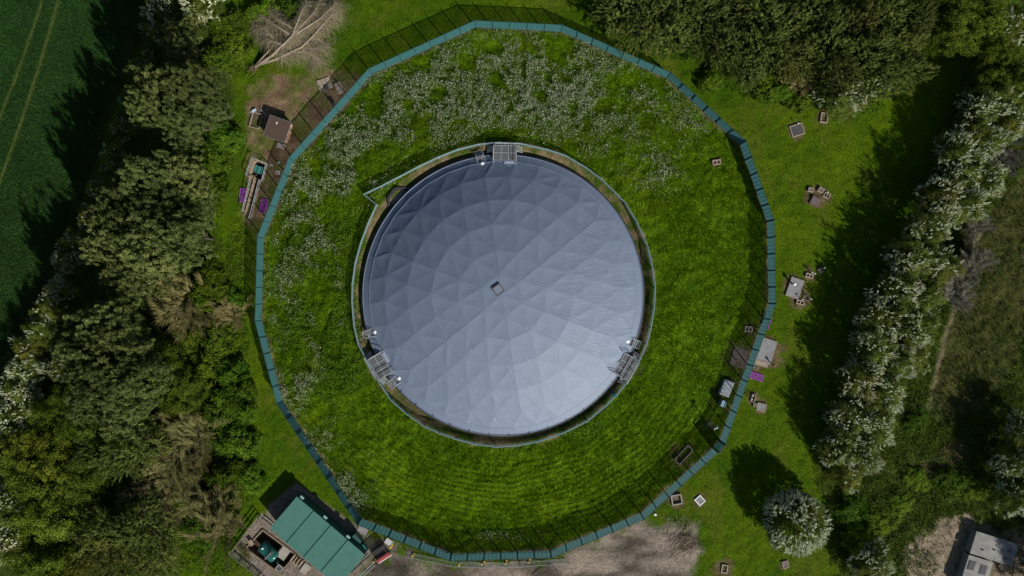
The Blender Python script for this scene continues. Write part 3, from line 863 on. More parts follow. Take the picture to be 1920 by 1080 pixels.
def cover():
    # --- unmown grass of the bank
    x, y, px, py = scatter(620000, -39, 42, -42, 42)
    ok = tank_r(px, py) > 280; x, y, px, py = x[ok], y[ok], px[ok], py[ok]
    Zn = zones(px, py)
    keep = (Zn['inside'] > .5) & (Zn['rim'] < .3) & (rng.random(len(x)) < (1 - Zn['foot']))
    x, y, px, py = x[keep], y[keep], px[keep], py[keep]
    swirl = fbm(x * .16, y * .16, 301, 3) * 9.0 + fbm(x * .9, y * .9, 302, 2) * 3.0
    clump = fbm(x * .75, y * .75, 303, 3); big = fbm(x * .10, y * .10, 304, 3)
    ht = .24 + .42 * np.clip(clump * 1.6 - .3, 0, 1) * (.6 + .6 * big)
    mow = MOWW(px, py)
    v = np.clip(.10 + .22 * mow + .75 * (clump - .25) + .35 * (big - .5) + rng.normal(0, .20, len(x)), 0, 1)
    m = leaf_mat('bank_grass', (.048, .115, .002), (.190, .300, .003), 0, trans=.35)
    blades('bank_grass', x, y, ht * rng.uniform(.6, 1.2, len(x)), rng.uniform(.68, .98, len(x)), rng.uniform(.05, .11, len(x)), v, m,
           'long windswept green grass covering the bank around the tank', 'grass', swirl + rng.normal(0, .75, len(x)))
    # --- mown grass outside
    x, y, px, py = scatter(560000)
    Zn = zones(px, py)
    w = (1 - Zn['inside']) * (1 - Zn['crop']) * (1 - Zn['wood'] * .8) * (1 - Zn['track']) * (1 - Zn['dirt'] * .93) * (1 - Zn['rough_r']) * (1 - Zn['gravel'])
    keep = rng.random(len(x)) < w * .85
    x, y, px, py = x[keep], y[keep], px[keep], py[keep]
    big = fbm(x * .12, y * .12, 101, 4); c2 = fbm(x * .9, y * .9, 102, 3)
    tuft = fbm(x * 1.7, y * 1.7, 108, 2)
    v = np.clip(.27 + 1.1 * (big - .5) + .9 * (c2 - .5) + .9 * (tuft - .5) + rng.normal(0, .2, len(x)), 0, 1)
    blades('mown_grass', x, y, rng.uniform(.08, .22, len(x)) * (.6 + 1.1 * tuft), rng.uniform(.6, .97, len(x)), rng.uniform(.05, .10, len(x)), v,
           leaf_mat('mown_grass', (.030, .078, .002), (.110, .170, .004), 0, trans=.3), 'short green mown grass around the fenced bank', 'grass')
    # --- rough grass and weeds right of the hedge
    x, y, px, py = scatter(300000, 44, 80)
    Zn = zones(px, py)
    keep = rng.random(len(x)) < Zn['rough_r'] * (1 - Zn['soil_r'] * .93) * (1 - .72 * Zn['rfield']) * ((np.abs(poly_sd(px, py, RIGHT_FIELD)) > 5) | (py > 770) | (px > 1860)) * (.30 + .7 * (fbm(x * .5, y * .5, 321) > .42))
    x, y = x[keep], y[keep]; px = px[keep]; py = py[keep]
    c2 = fbm(x * .6, y * .6, 322, 3)
    st = zones(px, py)
    v = np.clip(.35 + 1.2 * (c2 - .5) - .3 * st['rfield'] + rng.normal(0, .2, len(x)), 0, 1)
    blades('rough_grass', x, y, rng.uniform(.25, .75, len(x)), rng.uniform(.4, .95, len(x)), rng.uniform(.06, .14, len(x)), v,
           leaf_mat('rough_grass', (.036, .070, .006), (.150, .200, .026), 0, trans=.3), 'dull tangled grass and weeds right of the hedge', 'grass')
    x, y = x[st['straw'] > .4], y[st['straw'] > .4]
    blades('dry_straw', x, y, rng.uniform(.3, .8, len(x)), rng.uniform(.7, .97, len(x)), rng.uniform(.05, .10, len(x)), rng.random(len(x)),
           leaf_mat('dry_straw', (.10, .075, .03), (.32, .25, .14), 0), 'flattened tan straw on the rough ground, lower right', 'straw')
    # --- crop drilled in rows
    x, y, px, py = scatter(240000, -80, -52)
    row = .42; ax = np.array([.92, .39]); u = x * ax[0] + y * ax[1]; w_ = -x * ax[1] + y * ax[0]
    u = np.round(u / row) * row + rng.normal(0, .05, len(u))
    x = u * ax[0] - w_ * ax[1]; y = u * ax[1] + w_ * ax[0]; px = 960 + x * S; py = 540 - y * S
    keep = poly_sd(px, py, CROP) < -5
    for (a0, b0, a1, b1) in ((80, 0, -18, 262), (110, 0, -12, 372)):
        t = (py - b0) / (b1 - b0); xl = a0 + (a1 - a0) * (t - .18 * t * (1 - t)); keep &= np.abs(px - xl) > 3.6
    x, y, px, py = x[keep], y[keep], px[keep], py[keep]
    v = np.clip(.45 + 1.3 * (fbm(x * .35, y * .35, 331, 4) - .5) + rng.normal(0, .16, len(x)), 0, 1)
    blades('field_crop', x, y, rng.uniform(.25, .5, len(x)), rng.uniform(.4, .9, len(x)), rng.uniform(.06, .12, len(x)), v,
           leaf_mat('field_crop', (.011, .036, .007), (.030, .078, .015), 0), 'dark blue-green cereal crop in rows, top left field', 'crop')

def leaf_quads(c, nrm, ln, wd, v, rng_):
    """rhombic leaves at centres c with normals nrm"""
    n = len(c)
    r = rng_.normal(size=(n, 3))
    t = np.cross(nrm, r); t /= np.linalg.norm(t, axis=1)[:, None] + 1e-9
    b = np.cross(nrm, t); b /= np.linalg.norm(b, axis=1)[:, None] + 1e-9
    L = (t * (ln / 2)[:, None]); W = (b * (wd / 2)[:, None])
    V = np.stack([c - L, c + W, c + L, c - W], 1).reshape(-1, 3)
    return V, np.arange(4 * n).reshape(n, 4), v

PARSLEY = [(900, 115, 110, 40, .8), (1040, 130, 100, 50, 1), (1000, 190, 190, 60, 1), (1125, 190, 70, 60, .8), (800, 165, 80, 45, .75), (730, 215, 80, 60, .85), (650, 280, 60, 50, .9),
           (575, 350, 45, 50, .9), (655, 335, 60, 35, .7), (860, 225, 110, 45, .75), (1190, 240, 60, 45, .35), (1245, 332, 24, 20, 1), (1225, 320, 40, 30, .5), (1290, 235, 35, 30, .45),
           (565, 430, 40, 45, .8), (600, 470, 30, 30, .6), (592, 645, 14, 40, .7), (555, 735, 26, 30, .9), (592, 690, 14, 40, .8), (640, 545, 12, 40, .3), (618, 840, 20, 30, .45), (605, 800, 26, 40, .3),
           (655, 915, 28, 38, .8), (530, 560, 25, 60, .45), (700, 190, 40, 30, .5), (1240, 185, 40, 20, .35), (940, 1002, 45, 6, .6), (540, 520, 25, 30, .5), (1110, 280, 60, 16, .3), (930, 262, 120, 20, .25), (1190, 330, 30, 30, .3)]
def parsley():
    x, y, px, py = scatter(900000, -37, 40, -40, 40)
    ok = tank_r(px, py) > 285; x, y, px, py = x[ok], y[ok], px[ok], py[ok]
    d = np.zeros(len(x))
    for cx, cy, rx, ry, k in PARSLEY:
        q = ((px - cx) / rx) ** 2 + ((py - cy) / ry) ** 2
        d = np.maximum(d, k * np.exp(-q * .9))
    clump = fbm(x * .45, y * .45, 401, 3); fine = fbm(x * 1.6, y * 1.6, 402, 2)
    Zn = zones(px, py)
    d = d * np.clip((clump - .36) * 4.5, 0, 1) * np.clip((fine - .22) * 3.5, 0, 1) * (Zn['inside'] > .6) * (Zn['rim'] < .2)
    keep = rng.random(len(x)) < d * 1.0
    x, y = x[keep], y[keep]; n = len(x)
    z = gsample(x, y) + rng.uniform(.55, 1.0, n)
    # white umbels: shallow six-sided caps
    r = .014 + .052 * rng.random(n) ** 1.8; V = []; k = 5
    tilt = rng.normal(0, .35, (n, 2))
    cen = np.stack([x, y, z], 1)
    rings = []
    for i in range(k):
        a = 2 * math.pi * i / k + rng.uniform(-.4, .4, n)
        rr_ = r * rng.uniform(.6, 1.25, n)
        ox, oy = rr_ * np.cos(a), rr_ * np.sin(a)
        rings.append(np.stack([x + ox, y + oy, z - .03 + ox * tilt[:, 0] + oy * tilt[:, 1]], 1))
    V = np.stack([cen] + rings, 1).reshape(-1, 3)
    base = (np.arange(n) * (k + 1))[:, None]
    F = np.concatenate([np.concatenate([base, base + 1 + i, base + 1 + (i + 1) % k], 1) for i in range(k)])
    v = np.tile(rng.random(n), k)
    o = obj('cow_parsley_flowers', np_mesh('cow_parsley_flowers', V, F, v=v), leaf_mat('parsley_white', (.27, .33, .18), (.66, .70, .54), 0, trans=.3))
    tag(o, 'white cow parsley blossom over the upper part of the grass bank', 'flowers', None, 'stuff')
    # ferny leaves under them
    m_ = 1; xx = np.repeat(x, m_) + rng.normal(0, .22, n * m_); yy = np.repeat(y, m_) + rng.normal(0, .22, n * m_)
    zz = gsample(xx, yy) + rng.uniform(.2, .75, n * m_)
    nr = rng.normal(size=(n * m_, 3)) * .6; nr[:, 2] += 1; nr /= np.linalg.norm(nr, axis=1)[:, None]
    V, F, v = leaf_quads(np.stack([xx, yy, zz], 1), nr, rng.uniform(.14, .34, n * m_), rng.uniform(.07, .14, n * m_), rng.random(n * m_), rng)
    o = obj('cow_parsley_leaves', np_mesh('cow_parsley_leaves', V, F, v=v), leaf_mat('parsley_leaf', (.040, .085, .008), (.135, .195, .045), 0, trans=.3))
    tag(o, 'ferny dark green cow parsley leaves beneath the white blossom', 'leaves', None, 'stuff')

cover()
parsley()

# dense leafy weeds: nettle and bramble patches on the bank and under the trees
def weeds(name, label, spots, n_per, dark, light, size=(.12, .28)):
    Vs, Fs, vs_ = [], [], []; off = 0
    for (cx, cy, rx, ry, h) in spots:
        n = int(n_per * rx * ry / 400)
        a = rng.uniform(0, 2 * math.pi, n); q = np.sqrt(rng.random(n))
        px = cx + rx * q * np.cos(a); py = cy + ry * q * np.sin(a)
        x = (px - 960) / S; y = (540 - py) / S
        lump = fbm(x * .9, y * .9, 500, 3)
        ok = lump > .36; x, y, q, lump = x[ok], y[ok], q[ok], lump[ok]; n = len(x)
        z = gsample(x, y) + h * np.clip(1.25 - q, .15, 1) * (.25 + 1.2 * lump) * rng.uniform(.35, 1, n)
        nr = rng.normal(size=(n, 3)) * .55; nr[:, 2] += 1; nr /= np.linalg.norm(nr, axis=1)[:, None]
        s = rng.uniform(size[0], size[1], n)
        V, F, v = leaf_quads(np.stack([x, y, z], 1), nr, s, s * .62, np.clip(lump * 1.3 - .25 + rng.normal(0, .22, n), 0, 1), rng)
        Vs.append(V); Fs.append(F + off); vs_.append(v); off += len(V)
    o = obj(name, np_mesh(name, np.concatenate(Vs), np.concatenate(Fs), v=np.concatenate(vs_)), leaf_mat(name, dark, light, 0, trans=.3))
    return tag(o, label, 'weeds', None, 'stuff')
weeds('nettle_patch', 'bright green nettle patches growing on the bank', [(645, 650, 45, 70, 1.0), (660, 700, 40, 35, .9), (1085, 800, 45, 26, .7), (630, 720, 50, 30, .5), (560, 600, 40, 90, .45), (690, 935, 26, 40, .5), (560, 480, 40, 60, .4), (655, 600, 30, 60, .6), (650, 470, 40, 80, .35)], 420, (.032, .092, .004), (.130, .235, .014))
weeds('wood_undergrowth', 'dark leafy undergrowth below the trees of the left wood', [(120, 860, 130, 220, .9), (250, 620, 140, 300, .9), (330, 250, 110, 260, .9), (400, 700, 70, 260, .8), (300, 960, 150, 120, .9), (430, 880, 60, 90, .6)], 200, (.022, .050, .005), (.090, .150, .014))
weeds('wood_edge_herbs', 'light green leafy herbs along the right edge of the left wood', [(425, 60, 30, 90, .8), (420, 260, 45, 50, .8), (400, 330, 30, 60, .6), (400, 540, 45, 50, .9), (430, 640, 40, 60, .7), (420, 740, 50, 60, .8), (450, 850, 35, 70, .7), (470, 130, 26, 20, .4), (400, 1040, 70, 40, .4), (430, 930, 40, 40, .8), (590, 40, 60, 60, .3), (450, 470, 25, 60, .4), (620, 5, 60, 15, .5)], 300, (.030, .075, .005), (.125, .200, .014))
weeds('top_wood_edge_herbs', 'light green leafy herbs along the lower edge of the top right wood', [(1140, 20, 40, 30, .7), (1290, 90, 60, 25, .7), (1345, 145, 45, 22, .7), (1440, 165, 70, 24, .8), (1510, 185, 60, 20, .8), (1600, 200, 60, 16, .6), (1200, 80, 50, 14, .4)], 420, (.030, .075, .006), (.120, .195, .020))
weeds('right_weeds', 'dark green weeds on the rough ground right of the hedge', [(1700, 880, 110, 60, .7), (1650, 980, 90, 90, .8), (1790, 910, 60, 40, .9), (1860, 880, 60, 90, .7), (1720, 760, 40, 70, .8), (1680, 1060, 80, 40, .6), (1760, 940, 90, 30, .5)], 300, (.028, .058, .007), (.125, .175, .026))

# ------------------------------------------------------------------ trees
BARK = mat('bark', (.085, .070, .052), (.045, .038, .030), .9, 3, .5, 12)
GREYBARK = mat('grey_bark', (.16, .14, .12), (.09, .08, .07), .9, 3, .5, 12)

def trunk_mesh(R, H, seed, limbs=6, r0=None):
    rr = random.Random(seed); mb = MB(); r0 = r0 or R * .045 + .08
    top = H * .8
    pts = [Vector((rr.uniform(-.06, .06) * R * k, rr.uniform(-.06, .06) * R * k, top * k / 5 - .15)) for k in range(6)]
    mb.tube(pts, [r0 * (1 - .15 * k) for k in range(6)], 7)
    for i in range(limbs):
        k = rr.uniform(.3, .8); a = 2 * math.pi * (i + rr.random() * .6) / limbs
        b = pts[int(k * 5)]; L = R * rr.uniform(.55, .85)
        e = b + Vector((math.cos(a) * L, math.sin(a) * L, H * rr.uniform(.12, .3)))
        mid = b.lerp(e, .5) + Vector((0, 0, -.04 * H))
        mb.tube([b, mid, e], [r0 * .5, r0 * .32, r0 * .1], 5)
    return mb.mesh('trunk', True)

def shell_points(g, n, R, H, z0, lob=.28, inner=.5):
    """directions and positions spread through a lumpy crown between z0 and H"""
    d = g.normal(size=(n, 3)); d[:, 2] = np.abs(d[:, 2]) * 1.15 - .35
    d /= np.linalg.norm(d, axis=1)[:, None]
    az = np.arctan2(d[:, 1], d[:, 0]); ph = g.uniform(0, 6.28, 5)
    lump = 1 + lob * (.5 * np.sin(2 * az + ph[0]) + .5 * np.sin(3 * az + ph[1] + 2 * d[:, 2]) + .45 * np.sin(5 * az + ph[2] + 3 * d[:, 2]) + .3 * np.sin(8 * az + ph[3]))
    rad = (inner + (1 - inner) * g.random(n) ** .45) * lump
    zc = z0 + (H - z0) * .38
    c = np.stack([d[:, 0] * rad * R, d[:, 1] * rad * R, zc + d[:, 2] * rad * np.where(d[:, 2] > 0, H - zc, zc - z0)], 1)
    return d, c

def crown_mesh(name, seed, R, H, z0, n_clump, per, cr, ln, wd, style='leaf', lob=.28, inner=.5, patch=0.0, shape=None):
    g = np.random.default_rng(shape if shape is not None else seed)
    ph = np.random.default_rng(seed).uniform(0, 6.28, 5)
    g = np.random.default_rng(seed)
    d, c = shell_points(g, n_clump, R, H, z0, lob, inner)
    if patch:
        az = np.arctan2(d[:, 1], d[:, 0])
        f = np.sin(2 * az + ph[0] + 2.5 * d[:, 2]) + np.sin(3.0 * az + ph[1] - 3 * d[:, 2]) + .8 * np.sin(7 * az + ph[2] + 5 * d[:, 2])
        ok = f > np.quantile(f, patch); d, c = d[ok], c[ok]; n_clump = len(d)
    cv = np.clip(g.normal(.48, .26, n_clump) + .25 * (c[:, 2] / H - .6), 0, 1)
    i = np.repeat(np.arange(n_clump), per); n = len(i)
    if style == 'spray':          # leaves strung along outward shoots
        t = g.random(n)
        out = d + g.normal(0, .35, (n_clump, 3)) + np.array([0, 0, .15])
        out /= np.linalg.norm(out, axis=1)[:, None]
        p = c[i] + out[i] * (t * cr * 2.2)[:, None] + g.normal(0, cr * .22, (n, 3)) * (1.15 - t)[:, None]
        nr = g.normal(size=(n, 3)) * .8 + d[i] * .9 + np.array([0, 0, .5])
    elif style == 'tuft':         # needle tufts radiating from shoot tips
        ax = g.normal(size=(n, 3)) + d[i] * .9 + np.array([0, 0, .4]); ax /= np.linalg.norm(ax, axis=1)[:, None]
        p = c[i] + ax * (g.uniform(.15, 1, n) * cr)[:, None]
        nr = np.cross(ax, g.normal(size=(n, 3))) + d[i] * .7 + np.array([0, 0, .4])
    else:
        p = c[i] + g.normal(0, cr * .55, (n, 3)) * np.array([1, 1, .7])
        nr = g.normal(size=(n, 3)) * .8 + d[i] * .9 + np.array([0, 0, .45])
    nr /= np.linalg.norm(nr, axis=1)[:, None]
    s = g.uniform(.65, 1.3, n)
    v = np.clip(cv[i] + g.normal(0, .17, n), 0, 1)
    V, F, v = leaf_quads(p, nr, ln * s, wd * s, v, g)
    return np_mesh(name, V, F, v=v)

def twig_mesh(seed, R, H, n, w=.016, sweep=None):
    """bare arching stems with side twigs, all leaning one way, from several low stools"""
    g = np.random.default_rng(seed)
    sw = g.uniform(0, 6.28)
    ns = 70; per = n // ns
    saz = sw + g.normal(0, .95, ns); sel = np.clip(g.normal(.8, .3, ns), .15, 1.4); sL = R * g.uniform(.6, 1.25, ns)
    sb = np.stack([g.normal(0, R * .30, ns) - .45 * R * np.cos(sw), g.normal(0, R * .30, ns) - .45 * R * np.sin(sw), np.zeros(ns)], 1); sbend = g.normal(0, .5, ns)
    def stem(i, t):
        a = saz[i] + sbend[i] * t
        return sb[i] + np.stack([np.cos(a) * sL[i] * t * (.5 + .5 * np.cos(sel[i])), np.sin(a) * sL[i] * t * (.5 + .5 * np.cos(sel[i])), H * np.sin(sel[i]) * (t * 1.5 - .6 * t * t)], 1), a
    Vs = []; off = 0; Fs = []; vv = []
    def ribbon(P_, W_):
        nonlocal off
        m, k = P_.shape[0], P_.shape[1]
        d = P_[:, -1] - P_[:, 0]; perp = np.stack([-d[:, 1], d[:, 0], g.normal(0, .5, m) * np.linalg.norm(d, axis=1)], 1); perp /= np.linalg.norm(perp, axis=1)[:, None] + 1e-9
        X = np.stack([P_ - perp[:, None] * W_[:, :, None], P_ + perp[:, None] * W_[:, :, None]], 2).reshape(-1, 3)
        b = off + (np.arange(m) * 2 * k)[:, None]
        for j in range(k - 1): Fs.append(np.concatenate([b + 2 * j, b + 2 * j + 1, b + 2 * j + 3, b + 2 * j + 2], 1)); vv.append(g.random(m))
        Vs.append(X); off += len(X)
    idx = np.arange(ns)
    Pm = np.stack([stem(idx, np.full(ns, k / 5))[0] + g.normal(0, .04, (ns, 3)) for k in range(6)], 1)
    ribbon(Pm, np.tile(np.linspace(w * 2.4, w * .8, 6), (ns, 1)))
    i = np.repeat(idx, per); m = len(i); t = g.uniform(.25, 1, m)
    p0, a = stem(i, t)
    a2 = a + g.choice((-1, 1), m) * g.uniform(.25, 1.0, m); L = R * g.uniform(.12, .42, m) * (1.15 - .5 * t)
    pts = []
    for k in range(4):
        f = k / 3; aa = a2 - (a2 - a) * f * .6 + g.normal(0, .12, m)
        pts.append(p0 + np.stack([np.cos(aa) * L * f, np.sin(aa) * L * f, L * g.uniform(.1, .7, m) * f], 1))
    ribbon(np.stack(pts, 1), np.tile(np.array([w, w * .9, w * .7, w * .35]), (m, 1)) * g.uniform(.7, 1.4, m)[:, None])
    return np_mesh('twigs', np.concatenate(Vs), np.concatenate(Fs), v=np.concatenate(vv))

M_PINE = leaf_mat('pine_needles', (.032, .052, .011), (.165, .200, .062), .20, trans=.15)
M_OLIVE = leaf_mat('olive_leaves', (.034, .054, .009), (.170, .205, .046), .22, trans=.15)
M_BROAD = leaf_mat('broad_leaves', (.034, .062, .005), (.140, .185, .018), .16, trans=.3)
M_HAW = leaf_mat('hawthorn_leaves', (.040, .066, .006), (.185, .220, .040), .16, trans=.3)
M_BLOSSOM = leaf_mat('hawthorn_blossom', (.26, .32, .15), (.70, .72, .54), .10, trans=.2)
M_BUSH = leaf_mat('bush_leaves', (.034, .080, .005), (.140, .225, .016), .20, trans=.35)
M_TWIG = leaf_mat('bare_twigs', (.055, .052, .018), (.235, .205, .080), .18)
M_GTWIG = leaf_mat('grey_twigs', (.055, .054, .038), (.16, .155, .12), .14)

KIND = {}
def build_kinds():
    K = {}
    K['pine'] = (6.0, 11.0, [[('trunk', trunk_mesh(6, 11, 10 + i, 8), BARK), ('crown', crown_mesh('crown', 20 + i, 6.0, 11.0, 4.0, 560, 84, .58, .30, .10, 'tuft', .34, .40), M_PINE)] for i in range(5)])
    K['olive'] = (5.0, 8.5, [[('trunk', trunk_mesh(5, 8.5, 30 + i, 7), BARK), ('crown', crown_mesh('crown', 40 + i, 5.0, 8.5, 2.2, 520, 74, .50, .23, .09, 'spray', .34, .45), M_OLIVE)] for i in range(4)])
    K['broad'] = (4.5, 8.0, [[('trunk', trunk_mesh(4.5, 8, 50 + i, 6), BARK), ('crown', crown_mesh('crown', 60 + i, 4.5, 8.0, 1.8, 380, 74, .56, .23, .15, 'leaf', .34, .50), M_BROAD)] for i in range(4)])
    haw = []
    for i in range(6):
        haw.append([('trunk', trunk_mesh(3.8, 6.6, 70 + i, 6), GREYBARK),
                    ('crown', crown_mesh('crown', 80 + i, 3.7, 6.5, .8, 330, 62, .48, .18, .12, 'leaf', .26, .50), M_HAW),
                    ('blossom', crown_mesh('blossom', 90 + i, 3.85, 6.8, 1.2, 560, 40, .27, .15, .10, 'spray', .26, .80, patch=.42), M_BLOSSOM)])
    K['hawthorn'] = (3.8, 6.6, haw)
    K['thorn'] = (3.8, 6.6, [[('trunk', trunk_mesh(3.8, 6.6, 170 + i, 6), GREYBARK),
                    ('crown', crown_mesh('crown', 180 + i, 3.7, 6.5, .8, 340, 66, .48, .18, .12, 'leaf', .28, .50), M_HAW),
                    ('blossom', crown_mesh('blossom', 190 + i, 3.85, 6.8, 2.0, 420, 36, .27, .15, .10, 'spray', .28, .80, patch=.78), M_BLOSSOM)] for i in range(3)])
    K['round'] = (4.6, 6.8, [[('trunk', trunk_mesh(4.4, 6.6, 270, 8), GREYBARK),
                    ('crown', crown_mesh('crown', 280, 4.4, 6.6, .5, 460, 70, .46, .18, .12, 'leaf', .10, .55), M_HAW),
                    ('blossom', crown_mesh('blossom', 290, 4.55, 6.85, .7, 1050, 44, .30, .14, .09, 'spray', .11, .82, patch=.18), M_BLOSSOM)]])
    K['bush'] = (2.6, 2.6, [[('stem', trunk_mesh(2.6, 2.4, 110 + i, 5, .07), BARK), ('crown', crown_mesh('crown', 120 + i, 2.6, 2.6, .1, 190, 52, .38, .21, .15, 'leaf', .36, .35), M_BUSH)] for i in range(4)])
    K['twig'] = (4.0, 5.0, [[('stem', trunk_mesh(4, 4.2, 130 + i, 8, .12), GREYBARK), ('twigs', twig_mesh(140 + i, 4.2, 4.6, 6300, .021), M_TWIG)] for i in range(4)])
    K['greytwig'] = (3.0, 4.0, [[('stem', trunk_mesh(3, 3.4, 150 + i, 7, .10), GREYBARK), ('twigs', twig_mesh(160 + i, 3.2, 3.8, 5000, .016), M_GTWIG)] for i in range(2)])
    return K
KIND = build_kinds()
NAME = {'pine': ('pine_tree', 'tree'), 'olive': ('willow_tree', 'tree'), 'broad': ('maple_tree', 'tree'), 'hawthorn': ('hawthorn_tree', 'tree'), 'thorn': ('hawthorn_tree', 'tree'),
        'bush': ('leafy_bush', 'bush'), 'twig': ('bare_shrub', 'shrub'), 'greytwig': ('bare_shrub', 'shrub')}
NAME['round'] = ('hawthorn_tree', 'tree'); NAME['broad'] = ('broadleaf_tree', 'tree'); NAME['olive'] = ('scrub_tree', 'tree')
HGT = {'pine': 14.5, 'olive': 7.5, 'broad': 7.5, 'hawthorn': 6.3, 'thorn': 6.2, 'bush': 2.2, 'twig': 4.6, 'greytwig': 3.6}
trr = random.Random(5)
def tree(kind, px, py, rpx, label, group, h=None):
    R0, H0, vars_ = KIND[kind]
    h = h or HGT[kind]
    p = P(px, py, h * .62)
    r = rpx / S * (CAM_H - h * .62) / CAM_H
    zg = float(gsample(np.array([p.x]), np.array([p.y]))[0])
    nm, cat = NAME[kind]
    o = thing(nm, label, cat, (p.x, p.y, zg - .05), trr.uniform(0, 6.28), group)
    q = trr.uniform(.93, 1.07)
    o.scale = (r / R0 * q, r / R0 / q, h / H0 * trr.uniform(.92, 1.08))
    for (pn, me, m) in trr.choice(vars_):
        obj(pn, me, m, o)
    return o

ORD = ['first', 'second', 'third', 'fourth', 'fifth', 'sixth', 'seventh', 'eighth', 'ninth', 'tenth', 'eleventh', 'twelfth', 'thirteenth', 'fourteenth', 'fifteenth', 'sixteenth',
       'seventeenth', 'eighteenth', 'nineteenth', 'twentieth', 'twenty-first', 'twenty-second', 'twenty-third', 'twenty-fourth', 'twenty-fifth', 'twenty-sixth', 'twenty-seventh',
       'twenty-eighth', 'twenty-ninth', 'thirtieth', 'thirty-first', 'thirty-second', 'thirty-third', 'thirty-fourth', 'thirty-fifth', 'thirty-sixth']
def stand(kind, spots, descr, where, group, axis_=1):
    end = 'top' if axis_ == 1 else 'left'
    spots = sorted(spots, key=lambda s: s[axis_])
    for i, s in enumerate(spots):
        rank = f'{ORD[i]} from the {end}' if len(spots) > 1 else ''
        lab = f'{descr} {where}' + (f', {rank}' if rank else '')
        tree(kind, s[0], s[1], s[2], lab, group, s[3] if len(s) > 3 else None)

# left wood
stand('pine', [(325, 178, 52), (378, 168, 40), (300, 205, 40, 12.5), (352, 222, 42), (395, 200, 34, 11), (295, 335, 44), (345, 330, 44, 11), (240, 395, 52), (305, 395, 58), (222, 450, 48), (290, 462, 60), (345, 440, 48), (262, 520, 44, 12.5),
               (208, 600, 46), (170, 650, 42), (238, 640, 50), (200, 710, 50), (262, 715, 48), (240, 770, 44, 12.5), (345, 80, 36, 8), (180, 750, 36, 11), (375, 385, 36, 7)],
      'grey-green pine with tufted needles', 'in the left wood', 'pines of the left wood')
stand('broad', [(60, 900, 62), (110, 870, 56), (95, 960, 60), (145, 905, 48), (40, 850, 45), (115, 770, 44), (150, 800, 40), (300, 690, 44, 6), (335, 735, 40, 6), (75, 1055, 50, 6), (120, 1090, 50, 6)],
      'yellow-green broadleaf tree', 'in the left wood', 'broadleaf trees of the left wood')
stand('olive', [(205, 850, 52), (255, 835, 46), (200, 1000, 56), (255, 985, 52), (225, 1050, 50, 6), (290, 1045, 40, 5)],
      'dull olive scrub tree', 'in the left wood', 'scrub trees of the left wood')
stand('twig', [(327, 588, 48), (335, 815, 48), (320, 900, 52), (285, 955, 54), (405, 965, 52), (350, 870, 38, 3.5), (415, 590, 30, 3)],
      'leafless straw-coloured shrub with arching twigs', 'in the left wood', 'bare shrubs of the left wood')
stand('hawthorn', [(378, 6, 32), (300, 18, 26, 4), (18, 790, 34), (30, 735, 34, 5.5), (52, 695, 30, 5), (15, 955, 36), (20, 1020, 34), (105, 690, 22, 5), (60, 770, 30, 5), (110, 540, 24, 4), (128, 490, 24, 4), (2, 850, 36, 5.5)],
      'white-flowered hawthorn', 'on the left side of the left wood', 'hawthorns of the left wood')
stand('thorn', [(292, 60, 22, 3.2), (270, 120, 22, 3.2), (248, 185, 22, 3.2), (230, 240, 22, 3.2), (212, 295, 24, 3.5), (192, 345, 24, 3.5), (168, 410, 22, 3.2), (95, 580, 28, 4), (78, 620, 30, 4.5), (62, 655, 30, 4.5), (142, 450, 26, 4)],
      'small yellowish hawthorn', 'in the field-edge hedge, top left', 'field edge hedge')
stand('bush', [(418, 40, 34), (440, 85, 30), (410, 110, 30), (420, 255, 30), (398, 300, 30), (405, 350, 24), (395, 530, 34), (372, 560, 30), (430, 560, 22, 1.6), (410, 640, 34), (380, 690, 36), (430, 700, 30), (415, 760, 36), (455, 770, 24), (445, 830, 34), (465, 900, 28), (430, 895, 34), (370, 990, 34),
               (345, 640, 34), (350, 940, 30), (490, 20, 26), (545, 12, 22), (455, 730, 22)],
      'leafy green bush', 'along the right edge of the left wood', 'bushes of the left wood')
# top right wood
stand('olive', [(1165, 15, 46), (1205, 45, 48), (1255, 15, 50), (1255, 65, 40), (1310, 35, 50), (1365, 15, 50), (1355, 80, 44), (1420, 25, 52), (1425, 90, 48), (1480, 45, 52), (1475, 110, 44), (1535, 20, 52), (1545, 80, 50), (1600, 45, 52), (1615, 105, 46), (1665, 25, 50), (1680, 85, 50), (1690, 135, 40), (1645, 140, 40), (1570, 140, 40), (1715, 40, 36), (1405, 130, 30, 5)],
      'dull olive scrub tree', 'in the top right wood', 'scrub trees of the top right wood')
stand('twig', [(1500, 130, 36), (1520, 155, 24, 3.5)], 'brownish leafless shrub', 'at the lower edge of the top right wood', 'bare shrubs of the top right wood')
stand('hawthorn', [(1622, 165, 34, 5)], 'white-flowered hawthorn', 'at the lower right corner of the top right wood', 'hawthorns of the top right wood')
stand('thorn', [(1570, 175, 38, 5), (1595, 190, 26, 3.5)], 'half-flowering hawthorn', 'beside the white one in the top right wood', 'hawthorns of the top right wood')
stand('bush', [(1150, 40, 24), (1300, 85, 26), (1335, 150, 22, 1.6), (1435, 160, 26), (1465, 170, 24), (1505, 185, 26), (1365, 115, 26)],
      'low green bush', 'along the lower edge of the top right wood', 'bushes of the top right wood')
